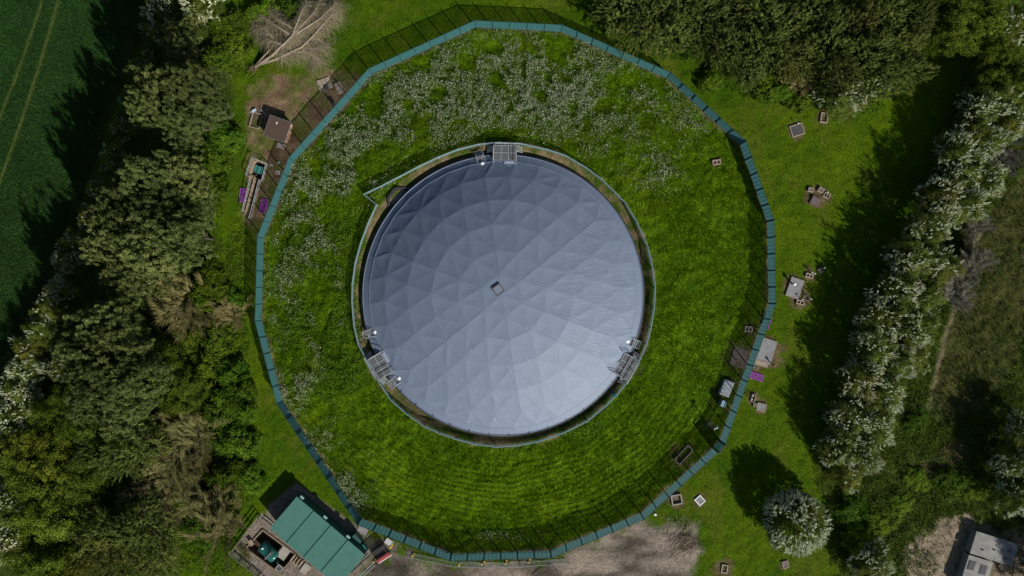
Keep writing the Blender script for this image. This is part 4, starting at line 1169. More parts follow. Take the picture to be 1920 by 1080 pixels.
# trees at the top right corner
stand('broad', [(1790, 35, 44), (1830, 50, 46), (1775, 70, 30, 6), (1850, 20, 40), (1880, 150, 36, 6), (1865, 95, 34, 6), (1915, 155, 34, 6)],
      'yellow-green broadleaf tree', 'in the top right corner', 'broadleaf trees in the top right corner')
stand('hawthorn', [(1905, 45, 36), (1838, 205, 36), (1895, 225, 34), (1795, 285, 36), (1850, 270, 32), (1810, 325, 36), (1765, 365, 38), (1850, 335, 32), (1815, 385, 34), (1740, 425, 36), 
                   (1710, 490, 40), (1680, 545, 40), (1655, 595, 38), (1700, 620, 32), (1640, 650, 36), (1688, 680, 33), (1615, 710, 38), (1665, 735, 34), (1597, 780, 36), (1645, 800, 34), (1578, 838, 36), (1618, 855, 33)],
      'tall white-flowered hawthorn', 'in the long right hedge', 'hawthorns of the right hedge')
stand('thorn', [(1760, 500, 38), (1735, 555, 36), (1730, 610, 30, 5), (1780, 390, 30, 5), (1870, 190, 36), (1830, 250, 34), (1590, 890, 30, 4.5), (1640, 760, 32, 5), (1720, 670, 26, 4)],
      'mostly green hawthorn', 'in the long right hedge', 'hawthorns of the right hedge')
stand('greytwig', [(1828, 490, 34), (1800, 545, 34), (1885, 290, 40), (1835, 420, 26)], 'grey leafless shrub', 'on the far side of the right hedge', 'bare shrubs of the right hedge')
stand('hawthorn', [(1905, 870, 34), (1908, 930, 36), (1925, 820, 34)], 'white-flowered hawthorn', 'at the right picture edge above the pale cabins', 'hawthorns at the right edge')
stand('thorn', [(1968, 1092, 40, 6), (2000, 1010, 40, 6)], 'green hawthorn', 'just past the right picture edge', 'hawthorns past the right edge')
stand('hawthorn', [(1640, 1062, 40, 4.5)], 'white-flowered hawthorn', 'on the bottom edge, left of the bare soil', None)
stand('bush', [(1598, 955, 30, 1.6), (1612, 1005, 30, 1.6), (1650, 985, 26, 1.2), (1790, 905, 30, 1.5), (1830, 920, 22, 1.2), (1720, 900, 22, .9), (1690, 950, 24, .9), (1720, 790, 22, 1.2)],
      'low dark green bush', 'on the rough ground, lower right', 'bushes on the rough ground')
# lone hawthorn on the lawn
o = tree('round', 1497, 985, 58, 'round white-flowered hawthorn standing alone on the lawn, lower right', None, 6.8)

# ------------------------------------------------------------------ fallen dead tree, top left
def fallen_tree():
    c = G(478, 128)
    g = thing('fallen_tree', 'fallen dead tree with grey trunks and a mass of tan twigs, top left', 'tree', (c.x, c.y, 0))
    dead = mat('dead_wood', (.27, .215, .155), (.16, .13, .10), .85, 2, .4, 10)
    def L(px, py, z): return P(px, py, z) - Vector((c.x, c.y, 0))
    stems = [[(478, 126, .25), (496, 104, .9), (518, 80, 1.3)], [(480, 124, .3), (510, 104, 1.3), (530, 84, 1.8), (560, 60, 2.2), (600, 35, 2.0), (632, 4, 1.6)],
             [(482, 122, .3), (520, 110, .9), (540, 100, 1.2), (566, 88, 1.5), (590, 64, 1.8), (618, 32, 1.7), (634, 12, 1.4)],
             [(530, 84, 1.8), (548, 66, 2.3), (590, 22, 2.0), (602, 0, 1.6)], [(552, 70, 2.0), (520, 50, 2.2), (490, 30, 1.8), (474, 22, 1.3)], [(540, 100, 1.2), (570, 95, 1.4), (600, 112, .8), (585, 124, .4)],
             [(526, 88, 1.7), (527, 106, 1.5), (530, 128, .7)], [(548, 66, 2.3), (566, 20, 2.4), (577, 2, 2.0)], [(520, 82, 1.4), (496, 52, 1.7), (474, 52, 1.0)], [(560, 60, 2.2), (520, 36, 2.0), (500, 14, 1.4)], [(566, 88, 1.5), (590, 92, 1.4), (612, 84, .9)], [(530, 84, 1.8), (500, 74, 1.6), (482, 66, .8)]]
    rad = [.26, .26, .25, .13, .12, .12, .06, .10, .09, .09, .08, .08]
    rr = np.random.default_rng(77)
    main = []
    for st, r in zip(stems, rad):
        pts = [L(*q) for q in st]; n = len(pts)
        obj('stem', MB().tube(pts, [r * (1 - .8 * i / (n - 1)) for i in range(n)], 7).mesh('stem', True), dead, g)
        main.append(pts)
    # root plate
    rb = MB()
    for k in range(11):
        a = k * .62; q = Vector((math.cos(a) * rr.uniform(.5, 1.1) - .3, math.sin(a) * rr.uniform(.4, .9) - .35, rr.uniform(0, .7)))
        rb.tube([Vector((0, 0, .3)), q * .6 + Vector((0, 0, .1)), q], [.2, .12, .03], 5)
    obj('root_plate', rb.mesh('root_plate', True), mat('root_soil', (.12, .075, .045), (.07, .045, .03), .95, 4), g)
    # drooping twigs all along the limbs
    V = []; F = []; vv = []
    for si, pts in enumerate(main):
        if si in (0, 6): continue
        for t in range(len(pts) - 1):
            a, b = pts[t], pts[t + 1]
            if si in (1, 2) and t == 0: continue
            nb = int((b - a).length * 95)
            d = (b - a).normalized(); side = Vector((-d.y, d.x, 0)).normalized()
            for _ in range(nb):
                p = a.lerp(b, rr.random()); s = rr.choice((-1, 1)); Ln = abs(rr.normal(1.3, .7)) + .4
                dirv = (side * s * rr.uniform(.2, 1) + d * rr.normal(.45, .5)).normalized()
                w = rr.uniform(.006, .02); k0 = len(V); val = rr.random()
                cur = rr.normal(0, .9); wob = rr.normal(0, .10, (5, 2))
                lift = rr.uniform(-.1, .7)
                for k in range(5):
                    f = k / 4
                    ca, sa = math.cos(cur * f), math.sin(cur * f)
                    dd = Vector((dirv.x * ca - dirv.y * sa, dirv.x * sa + dirv.y * ca, 0))
                    q = p + dd * Ln * f + Vector((wob[k, 0] * f, wob[k, 1] * f, lift * f - (p.z * .8 + lift) * f * f))
                    perp = Vector((-dd.y, dd.x, rr.normal(0, .4))).normalized() * w * (1.25 - f)
                    V += [tuple(q - perp), tuple(q + perp)]
                for k in range(4):
                    F.append((k0 + 2 * k, k0 + 2 * k + 1, k0 + 2 * k + 3, k0 + 2 * k + 2)); vv.append(val)
    obj('twigs', np_mesh('twigs', np.array(V), np.array(F), v=np.array(vv)), leaf_mat('dead_twigs', (.10, .085, .05), (.29, .25, .165), 0), g)
fallen_tree()

# ------------------------------------------------------------------ green equipment shed
green_sheet = mat('green_sheet', (.050, .150, .122), (.066, .175, .146), .5, .9, .2, 3)
green_dark = mat('green_wall', (.030, .105, .085), (.024, .085, .07), .5, .6)
concrete = mat('concrete', (.36, .325, .28), (.25, .225, .195), .9, 1.5, .35, 9)
concrete_g = mat('grey_concrete', (.25, .25, .255), (.17, .17, .175), .9, 1.8, .3, 9)
concrete_t = mat('tan_concrete', (.34, .28, .215), (.20, .165, .13), .9, 2.5, .4, 10)
timber = mat('timber', (.34, .26, .17), (.22, .165, .11), .85, 4, .3, 14)
old_timber = mat('weathered_timber', (.22, .195, .165), (.13, .115, .095), .9, 4, .4, 14)
iron = mat('dark_iron', (.045, .042, .05), (.075, .068, .072), .7, 3, .3, 16)
brown_iron = mat('rusty_plate', (.15, .115, .10), (.09, .07, .065), .85, 2.5, .3, 12)
brick_m = mat('brick', (.42, .215, .14), (.30, .15, .10), .9, 3)
brick_n = mat('pale_brick', (.52, .36, .23), (.40, .27, .17), .9, 3)
yellow = mat('yellow_plastic', (.62, .40, .02), (.50, .31, .02), .5, 4)
red = mat('red_plastic', (.40, .055, .06), (.32, .045, .05), .5, 4)
white = mat('white_paint', (.72, .72, .70), (.58, .58, .57), .6, 3)
purple = mat('purple_plastic', (.34, .07, .46), (.27, .055, .37), .5, 2)
blue_hose = mat('blue_hose', (.30, .42, .55), (.22, .34, .48), .5, 2)
def shed():
    z = 2.65
    A, B, C = P(556.5, 931.3, z), P(684.8, 1041, z), P(504.5, 989.4, z)
    u = (B - A); v = (C - A); Lu, Lv = u.length, v.length
    u.normalize(); v = (v - u * v.dot(u)).normalized()
    c = A + u * Lu / 2 + v * Lv / 2; rz = math.atan2(u.y, u.x)
    g = thing('equipment_shed', 'green steel shed with a four-panel flat roof, lower left of the fence', 'building', (c.x, c.y, 0), rz)
    s = 1 if (Matrix.Rotation(-rz, 3, 'Z') @ v).y > 0 else -1       # side of C
    def zr(y): return z + .10 * (y * s / Lv)                          # roof falls a little to the fence side
    for k in range(4):
        x0 = -Lu / 2 + Lu * k / 4; x1 = x0 + Lu / 4 - .02
        y0, y1 = -Lv / 2, Lv / 2
        vs_ = [(x, y, zr(y) + dz) for dz in (-.08, 0) for x, y in ((x0, y0), (x1, y0), (x1, y1), (x0, y1))]
        obj('roof_panel', MB().add(vs_, [(3, 2, 1, 0), (4, 5, 6, 7), (0, 1, 5, 4), (1, 2, 6, 5), (2, 3, 7, 6), (3, 0, 4, 7)]).mesh('roof_panel'), green_sheet, g)
        if k:
            obj('roof_seam', MB().bar((x0 - .01, y0 + .02, zr(y0) + .04), (x0 - .01, y1 - .02, zr(y1) + .04), .10, .10).mesh('roof_seam'), green_sheet, g)
    ov = .10
    for sx in (-1, 1):
        obj('wall', MB().box((sx * (Lu / 2 - ov), 0, z / 2 - .1), (.08, Lv - 2 * ov - .09, z - .12)).mesh('wall'), green_dark, g)
        obj('wall', MB().box((0, sx * (Lv / 2 - ov), z / 2 - .1), (Lu - 2 * ov, .08, z - .12)).mesh('wall'), green_dark, g)
    for px, py in ((567.5, 931), (610.5, 969), (653, 1006)):  # small teal vent hoods jutting from the fence-side wall; none gives light
        q = Matrix.Rotation(-rz, 3, 'Z') @ (P(px, py, 2.2) - c)
        obj('vent_hood', MB().bbox((q.x, -s * (Lv / 2 + .22), 2.2), (.62, .40, .22), .05).mesh('vent_hood'), mat('pale_teal', (.25, .42, .40), (.2, .34, .33), .5), g)
    # door with handle and a meter cabinet on the far side
    d = obj('door', MB().box((Lu / 2 - ov + .06, -.4, 1.05), (.05, .95, 2.0)).mesh('door'), green_sheet, g)
    obj('door_handle', MB().box((Lu / 2 - ov + .11, -.05, 1.05), (.05, .16, .04)).mesh('door_handle'), galv, d)
    q = Matrix.Rotation(-rz, 3, 'Z') @ (P(676, 1012, 1.0) - c)
    return g, c, rz
shed()
small_box('control_cabinet', 'dark green cabinet in the shed shadow, beside the fence corner', 'cabinet', 671, 1006, 1.5, 1.0, 1.5, math.radians(-50), green_dark)
small_box('green_bin', 'small teal cabinet just right of the green shed, half in shadow', 'cabinet', 684, 1022, .45, .75, 1.0, math.radians(40), mat('bin_teal', (.05, .22, .19), (.04, .18, .16), .5))

# ------------------------------------------------------------------ concrete slabs, covers and markers
def slab(label, px, py, w, d, rz, style='frame', h=.18, cat='manhole', name=None, m1=None, m2=None):
    c = G(px, py); W, D = w / S, d / S
    nm = name or {'frame': 'manhole_cover', 'slab': 'concrete_plinth', 'twin': 'valve_chamber', 'lids': 'manhole_cover', 'pit': 'valve_chamber'}[style]
    g = thing(nm, label, cat, (c.x, c.y, c.z), math.radians(rz))
    m1 = m1 or concrete_t; m2 = m2 or iron
    f = min(.16, W * .16)
    if style in ('frame', 'lids', 'pit'):
        for sy in (-1, 1): obj('kerb', MB().bbox((0, sy * (D / 2 - f / 2), h / 2 - .05), (W, f, h + .1), .02).mesh('kerb'), m1, g)
        for sx in (-1, 1): obj('kerb', MB().bbox((sx * (W / 2 - f / 2), 0, h / 2 - .055), (f, D - 2 * f - .01, h + .09), .02).mesh('kerb'), m1, g)
        n = 2 if style == 'lids' else 1
        for k in range(n):
            ww = (W - 2 * f) / n - .03
            zt = -.02 if style == 'pit' else h - .04
            l = obj('lid', MB().bbox(((k - (n - 1) / 2) * (ww + .03), 0, zt / 2 - .05), (ww, D - 2 * f - .04, max(zt + .1, .05)), .015).mesh('lid'), m2, g)
            obj('lifting_eye', MB().box(((k - (n - 1) / 2) * (ww + .03), D * .22, zt + .012), (.12, .06, .03)).mesh('lifting_eye'), galv, l)
    elif style == 'slab':
        obj('top', MB().bbox((0, 0, h / 2 - .05), (W - .14, D - .14, h + .1), .02).mesh('top'), m2, g)
        for sy in (-1, 1): obj('edging', MB().box((0, sy * (D / 2 - .035), h / 2 - .04), (W, .07, h + .12)).mesh('edging'), m1, g)
        for sx in (-1, 1): obj('edging', MB().box((sx * (W / 2 - .035), 0, h / 2 - .045), (.07, D - .16, h + .11)).mesh('edging'), m1, g)
    elif style == 'twin':
        t_ = W * .14
        for sy in (-1, 1): obj('kerb', MB().bbox((0, sy * (D / 2 - t_ / 2), h / 2 - .05), (W, t_, h + .1), .02).mesh('kerb'), m1, g)
        for sx in (-1, 0, 1): obj('kerb', MB().bbox((sx * (W / 2 - t_ / 2), 0, h / 2 - .055), (t_, D - 2 * t_ - .01, h + .09), .02).mesh('kerb'), m1, g)
        for sx in (-1, 1): obj('cover', MB().box((sx * W * .23, 0, h * .25), (W * .30, D - 2 * t_ - .02, .06)).mesh('cover'), iron, g)
    return g

def marker(label, px, py, h=.9, cap=None, r=.05):
    c = G(px, py)
    g = thing('marker_post', label, 'post', (c.x, c.y, c.z))
    obj('post', MB().tube([(0, 0, -.05), (0, 0, h)], r, 6).mesh('post'), concrete if cap is None else galv, g)
    obj('plate', MB().bbox((0, .04, h + .03), (.24, .14, .16), .03, .5).mesh('plate'), cap or white, g)

# right of the fence, from the top
slab('square cover with black lid in concrete frame, top right lawn', 1494, 244, 25, 22, 18, 'frame')
slab('small oblong brown chamber near the wood, top right lawn', 1544.5, 221, 14, 19, -8, 'pit', .22, m2=brown_iron)
marker('small post beside the black-lidded cover, top right lawn', 1493, 234, .7)
marker('small post beside the brown chamber by the top right wood', 1547, 213, .6)
slab('brown square slab, largest of a cluster on the right lawn', 1527.5, 378, 17, 17, -28, 'slab', .3, m1=brown_iron, m2=brown_iron)
slab('small leaning block, upper left of the right lawn cluster', 1519, 356, 10, 8, -15, 'frame', .32, m2=brown_iron)
slab('small square block, top of the right lawn cluster', 1538, 357, 11, 10, -35, 'frame', .34, m2=brown_iron)
slab('small chamber with post, right of the lawn cluster', 1549, 367, 12, 10, -32, 'twin', .3)
marker('white-topped post in the right lawn cluster', 1549, 362, .5)
slab('large grey slab with tan edging on the right lawn', 1489.5, 540, 25.5, 37, -19, 'slab', .25, cat='slab', m2=concrete_g)
slab('twin-hole chamber above the large grey slab, right lawn', 1516.5, 517, 14.5, 8.5, -18, 'twin', .3)
slab('small single chamber furthest right above the large grey slab', 1538, 507, 8.5, 8, 25, 'frame', .25)
slab('twin-hole chamber touching the lower edge of the large grey slab', 1499.5, 567, 15, 8.5, -14, 'twin', .3)
slab('sunken brown cover right of the large grey slab', 1511, 558, 12, 11, -20, 'pit', .12, m1=brown_iron, m2=brown_iron)
for i, (x, y, l) in enumerate(((1518, 512, 'left post on the twin-hole chamber above the grey slab'), (1523, 514, 'right post on the twin-hole chamber above the grey slab'), (1541, 503, 'post beside the small single chamber, right lawn'),
                            (1500, 562, 'post on the twin-hole chamber below the grey slab'), (1516, 561, 'post beside the sunken brown cover, right lawn'))):
    marker(l, x, y, .9)
def vent(label, px, py, h, rad, cap):
    c = G(px, py); g = thing('vent_post', label, 'vent', (c.x, c.y, c.z))
    obj('pipe', MB().lathe([(rad * .5, -.1), (rad * .5, h - .05), (rad * .6, h)], (0, 0, 0), 12).mesh('pipe', True), galv, g)
    obj('cowl', MB().lathe([(rad, h - .02), (rad * 1.02, h + .12), (rad * .7, h + .22), (rad * .2, h + .26)], (0, 0, 0), 14).mesh('cowl', True), cap, g)
vent('white mushroom vent on the large grey slab, right lawn', 1484, 532.5, 1.05, .26, white)
slab('grey slab half behind the teal fence, right side', 1436, 658, 30, 46, -17, 'slab', .22, cat='slab', m2=concrete_g)
slab('tan concrete strip at the lower end of the slab behind the fence', 1426, 681, 27, 10, -17, 'slab', .26, cat='slab', m2=concrete_t)
slab('small twin chamber under the fence beside the tan strip', 1416, 688, 9, 9, -60, 'twin', .25)
vent('red-topped post at the corner of the slab behind the fence', 1447, 684, 1.0, .17, red)
slab('twin-hole chamber below the slab, right of the fence', 1411.5, 746, 7.5, 15, -15, 'pit', .28)
slab('tiny square chamber beside the twin-lid cover', 1415, 759, 7, 7, -15, 'frame', .25)
slab('grey twin-lid cover in a pale frame, right of the fence', 1427, 763, 17, 15, -13, 'lids', .2, m2=concrete_g)
for x, y, l in ((1408, 741, 'upper post beside the chamber right of the fence'), (1406, 748, 'lower post beside the chamber right of the fence')): marker(l, x, y, .8)
# inside the fence, right side
slab('small brown block alone on the grass, inside the fence upper right', 1343, 304.5, 16, 10, 8, 'twin', .25, m1=mat('pinkish_stone', (.34, .24, .19), (.24, .17, .13), .9))
slab('twin-hole chamber inside the fence in its shadow, right side', 1403, 617, 15, 11, -6, 'twin', .25)
slab('brown concrete pad inside the fence with red-topped post', 1386, 670, 29, 36, -18, 'slab', .12, cat='slab', m1=brown_iron, m2=brown_iron)
vent('red-topped post on the brown pad inside the fence', 1378.5, 674, .7, .15, red)
slab('wooden-edged trough lying inside the fence, lower right', 1281, 852, 39, 15, 47, 'pit', .35, cat='trough', name='timber_trough', m1=old_timber, m2=mat('trough_soil', (.075, .06, .045), (.05, .04, .03), .95, 4))
slab('square stone-edged chamber outside the fence, lower right', 1268, 936, 20, 19, 10, 'pit', .3, m1=concrete, m2=brown_iron)
slab('pale-framed twin-lid cover turned on its corner, lower right lawn', 1312, 938, 15, 16, 42, 'lids', .15, m1=white, m2=concrete_g)
slab('small white marker slab on the grass by the track end', 1228.5, 965, 5, 4, -20, 'slab', .12, cat='slab', m1=white, m2=white)
slab('round-worn little cover on the lawn near the bottom edge, right', 1472, 1058, 12, 14, 15, 'frame', .2, m2=brown_iron)
slab('brown cover at the bottom edge right of the track', 1358, 1066, 12, 16, -10, 'pit', .2, m1=concrete, m2=brown_iron)
# pale grey cabinet
def cabinet():
    c = G(1360.5, 727); g = thing('kiosk_cabinet', 'pale grey two-door cabinet inside the fence, right side', 'cabinet', (c.x, c.y, c.z), math.radians(-22))
    obj('body', MB().bbox((0, 0, .30), (1.55, 2.4, .7), .04).mesh('body'), mat('pale_grey', (.42, .45, .48), (.34, .37, .40), .5, 2), g)
    for k in (-1, 1):
        d = obj('door', MB().bbox((0, k * .58, .68), (1.4, 1.08, .05), .015).mesh('door'), mat('pale_door', (.47, .50, .53), (.40, .43, .46), .5, 2), g)
        for j in (-1, 1): obj('handle', MB().box((-.45, k * .58 + j * .3, .72), (.42, .05, .04)).mesh('handle'), iron, d)
    c = G(1351, 754); g = thing('meter_box', 'blue-grey box with a tall shadow just below the pale cabinet', 'box', (c.x, c.y, c.z), math.radians(-22))
    obj('case', MB().bbox((0, 0, .75), (.62, .85, 1.5), .04).mesh('case'), mat('blue_grey', (.17, .25, .30), (.13, .20, .25), .5), g)
    obj('hood', MB().bbox((0, 0, 1.54), (.72, .95, .07), .03).mesh('hood'), mat('blue_grey_hood', (.22, .32, .38), (.17, .26, .31), .5), g)
cabinet()
def mast(label, px, py, h):
    c = G(px, py); g = thing('camera_mast', label, 'mast', (c.x, c.y, c.z))
    obj('pole', MB().tube([(0, 0, -.1), (0, 0, h)], [.09, .06], 8).mesh('pole'), iron, g)
    hd = obj('camera_head', MB().bbox((.15, .1, h + .1), (.75, .45, .3), .06, .6).mesh('camera_head'), iron, g)
    obj('lens', MB().lathe([(.14, h + .25), (.14, h + .30), (.06, h + .34)], (.2, .1, 0), 10).mesh('lens', True), galv, hd)
    obj('lens', MB().lathe([(.11, h + .25), (.11, h + .29), (.05, h + .32)], (-.12, -.05, 0), 10).mesh('lens', True), galv, hd)
    obj('base', MB().bbox((0, 0, .06), (.5, .5, .14), .03).mesh('base'), concrete, g)
mast('dark camera mast just inside the pedestrian gate', 1329, 795, 3.0)
marker('small grey post between the camera mast and the gate', 1349, 816, .9, galv)

# ------------------------------------------------------------------ purple barriers lying about
def barrier(label, px, py, rz, tilt=0.0, lift=.12):
    c = G(px, py); g = thing('pedestrian_barrier', label, 'barrier', (c.x, c.y, c.z + lift), math.radians(rz), 'purple plastic barriers')
    g.rotation_euler = (tilt, 0, math.radians(rz))
    L, Hh = 2.05, .88
    for y in (-Hh / 2, Hh / 2): obj('frame_rail', MB().bbox((0, y, 0), (L, .10, .08), .02).mesh('frame_rail'), purple, g)
    for x in (-L / 2 + .05, L / 2 - .05): obj('frame_end', MB().bbox((x, 0, .004), (.10, Hh - .11, .075), .02).mesh('frame_end'), purple, g)
    for k in range(9): obj('bar', MB().box((-L / 2 + .05 + (k + 1) * (L - .1) / 10, 0, 0), (.07, Hh - .11, .05)).mesh('bar'), purple, g)
    for x in (-L / 2 + .3, L / 2 - .3): obj('foot', MB().bbox((x, -Hh / 2 - .09, .03), (.13, .12, .12), .02).mesh('foot'), yellow, g)
barrier('purple barrier lying left of the railed trench', 455.5, 366, 86)
barrier('purple barrier lying right of the railed trench', 494.5, 386, -103, 0, .12)
barrier('purple barrier lying right of the teal fence, below the grey slab', 1418.5, 706, -19)
barrier('purple barrier standing tilted against the outside of the teal fence', 1437, 605, -108, 1.15, .45)

# ------------------------------------------------------------------ railed trench with green box, left
def trench():
    c = G(478, 345); g = thing('lined_trench', 'timber-lined T-shaped trench dug left of the teal fence', 'trench', (c.x, c.y, 0))
    def q(pt, z=0): p = P(pt[0], pt[1]); return Vector((p.x - c.x, p.y - c.y, z))
    h, st = PIT_HEAD, PIT_STEM
    edges = [(h[0], h[1], 1.75), (h[1], h[2], 1.75), (h[3], h[0], 1.75), (h[3], st[0], 1.75), (h[2], st[1], 1.75), (st[0], st[3], 1.6), (st[1], st[2], 1.6)]
    for a, b, dp in edges:
        A, B = q(a, -dp / 2 + .06), q(b, -dp / 2 + .06)
        obj('lining_board', MB().bar(A, B, .34, dp).mesh('lining_board'), timber, g)
    rg = thing('guard_railing', 'galvanised three-rail guard railing around the T-shaped trench', 'railing', (c.x, c.y, 0))
    path1 = [(459, 397), (474, 334), (465, 329.5), (477.5, 298), (503.5, 308), (494.5, 340.5), (490, 339), (471.5, 410)]
    for a, b in zip(path1[:-1], path1[1:]):
        A, B = q(a), q(b)
        for z, r in ((1.05, .045), (.60, .032)):
            obj('rail', MB().tube([A + Vector((0, 0, z)), B + Vector((0, 0, z))], r, 6).mesh('rail'), galv, rg)
        n = max(1, round((B - A).length / 1.6))
        for k in range(n): obj('stanchion', MB().tube([A.lerp(B, k / n), A.lerp(B, k / n) + Vector((0, 0, 1.06))], .035, 6).mesh('stanchion'), galv, rg)
    obj('stanchion', MB().tube([q(path1[-1]), q(path1[-1]) + Vector((0, 0, 1.06))], .035, 6).mesh('stanchion'), galv, rg)
    b = P(484, 318); k = thing('pump_kiosk', 'teal box-shaped pump kiosk standing in the head of the trench', 'kiosk', (b.x, b.y, -1.7), math.radians(-17))
    obj('case', MB().bbox((0, 0, .75), (1.25, 1.05, 1.5), .05).mesh('case'), mat('kiosk_teal', (.035, .165, .145), (.03, .14, .12), .45), k)
    obj('lid', MB().bbox((0, 0, 1.55), (1.35, 1.15, .10), .03).mesh('lid'), mat('kiosk_lid', (.045, .20, .175), (.04, .17, .15), .45), k)
    for s in (-1, 1): obj('hinge', MB().box((s * .4, .60, 1.5), (.12, .05, .10)).mesh('hinge'), galv, k)
    b = P(474, 329); k = thing('timber_offcut', 'pale timber block beside the teal kiosk in the trench', 'timber', (b.x, b.y, -1.7), math.radians(-20))
    obj('block', MB().bbox((0, 0, .5), (.5, .7, 1.0), .04).mesh('block'), timber, k)
    obj('board', MB().box((.15, .2, 1.04), (.7, .2, .05), .4).mesh('board'), timber, k)
trench()
for x, y, w, l in ((509, 310, 4.4, 'upper left of three small white square frames on the brown soil'), (522, 305.5, 4.6, 'upper right of three small white square frames on the brown soil'), (520.5, 323.5, 6.4, 'largest of three small white square frames on the brown soil')):
    slab(l, x, y, w, w, -15, 'frame', .1, cat='frame', name='square_frame', m1=white)

# ------------------------------------------------------------------ brick pump hut, left
def hut():
    z = 1.6
    cs = [P(506.7, 217, z), P(545, 230.5, z), P(533, 268, z), P(495, 250.5, z)]
    c = sum(cs, Vector()) / 4; u = (cs[1] - cs[0]); rz = math.atan2(u.y, u.x)
    g = thing('brick_hut', 'small brick hut with a flat brown roof, left of the fence', 'building', (c.x, c.y, 0), rz)
    W, D = 3.2, 3.1
    obj('roof', MB().bbox((0, 0, z - .06), (W, D, .14), .03).mesh('roof'), mat('felt_roof', (.090, .058, .040), (.058, .038, .028), .95, 3, .3, 20), g)
    ed = mat('roof_edge', (.12, .12, .13), (.09, .09, .10), .6)
    for sx in (-1, 1): obj('roof_edge', MB().box((sx * (W / 2 + .03), 0, z - .04), (.10, D + .16, .16)).mesh('roof_edge'), ed, g)
    for sy in (-1, 1): obj('roof_edge', MB().box((0, sy * (D / 2 + .03), z - .041), (W - .05, .10, .158)).mesh('roof_edge'), ed, g)
    t_ = obj('roof_vent', MB().box((-.35, .75, z + .06), (.12, .36, .1), .1).mesh('roof_vent'), white, g)
    # brick courses on the four walls: alternating long bricks
    wx, wy = W - .22, D - .22
    obj('core_wall', MB().box((0, 0, z / 2 - .14), (wx - .22, wy - .22, z - .1)).mesh('core_wall'), mat('mortar', (.30, .26, .21), None, .95), g)
    rr = random.Random(2); bl, bh = .46, .15
    bm = {}
    for m_, nm in ((brick_m, 0), (brick_n, 1)):
        me = MB().bbox((0, 0, 0), (bl - .02, .12, bh - .02), .01).mesh('brick'); me.materials.append(m_); bm[nm] = me
    for side in range(4):
        L = wx if side % 2 == 0 else wy
        off = (wy if side % 2 == 0 else wx) / 2 - .06
        for r in range(10):
            n = int(L // bl)
            for k in range(n):
                x = -L / 2 + bl / 2 + k * (L - bl) / max(n - 1, 1)
                a = side * math.pi / 2
                p = Matrix.Rotation(a, 3, 'Z') @ Vector((x, -off, .0 + r * bh))
                obj('brick', bm[1 if rr.random() < .45 else 0], None, g, p, a)
    return g
hut()
slab('rubble-edged open pit left of the brick hut', 480, 226, 20, 30, -15, 'pit', .2, cat='pit', name='brick_pit', m1=mat('rubble', (.30, .25, .19), (.16, .12, .09), .95, 5, .5, 12), m2=mat('pit_soil', (.085, .062, .045), (.055, .04, .03), .95))
slab('grey concrete apron below the brick hut', 527, 274, 16, 10, -20, 'slab', .05, cat='slab', m1=concrete, m2=concrete)
for lab, x, y, w, d, rz in (('broken tan paving slab under the fence shadow, larger left one', 609, 158, 26, 22, 20), ('broken tan paving slab in the fence shadow, right one', 636, 165, 13, 22, 25)):
    c = G(x, y); g = thing('broken_paving', lab, 'paving', (c.x, c.y, c.z), math.radians(rz))
    W, D = w / S, d / S
    rr = random.Random(int(x)); nx, ny = (3, 2) if w > 20 else (1, 3)
    for i in range(nx):
        for j in range(ny):
            obj('flagstone', MB().bbox(((i + .5) * W / nx - W / 2, (j + .5) * D / ny - D / 2, .06 + rr.uniform(0, .05)), (W / nx - .05, D / ny - .05, .14), .02, rr.uniform(-.12, .12)).mesh('flagstone'),
                concrete_t if rr.random() < .7 else iron, g)
small_box('fence_control_box', 'small dark box at the foot of the fence, upper left', 'box', 629, 198, .6, .5, .9, .7, iron)
c = G(488, 205); g = tag(obj('blue_hose', MB().tube([P(487, 200, .15), P(490, 207, .2), P(497, 214, .25), P(499, 219, .1)], .07, 6).mesh('blue_hose', True), blue_hose), 'short curved blue hose at the upper left of the brick hut', 'hose')
tag(obj('blue_sheet', MB().add([P(470, 211, .2), P(474, 205, .35), P(480, 203, .3), P(481, 208, .3), P(474, 212, .25), P(470, 211, .17), P(474, 205, .32), P(480, 203, .27), P(481, 208, .27), P(474, 212, .22)],
    [(4, 3, 2, 1, 0), (5, 6, 7, 8, 9)] + [(i, (i + 1) % 5, 5 + (i + 1) % 5, 5 + i) for i in range(5)]).mesh('blue_sheet'), mat('blue_sheet', (.38, .46, .56), (.30, .38, .48), .5)), 'scrap of pale blue sheeting on the rubble left of the hut', 'sheet')
tag(obj('fallen_pole', MB().tube([P(404, 312, .2), P(401, 345, .25)], .10, 6).mesh('fallen_pole'), mat('grey_pole', (.40, .37, .33), (.28, .26, .23), .9)), 'pale fallen pole lying at the edge of the left wood', 'pole')
for k, (x, y, a, l) in enumerate(((415, 626, .5, 'left of two weathered stumps by the left wood edge'), (422, 634, .4, 'right of two weathered stumps by the left wood edge'))):
    c = G(x, y); tag(obj('rotten_log', MB().tube([c + Vector((-.2, .5, .15)), c + Vector((0, 0, .2)), c + Vector((.25, -.55, .12))], [.22, .26, .18], 7).mesh('rotten_log', True), mat('rotten_wood', (.24, .18, .14), (.15, .11, .09), .95, 4, .5, 12)), l.replace('stumps', 'logs'), 'log')

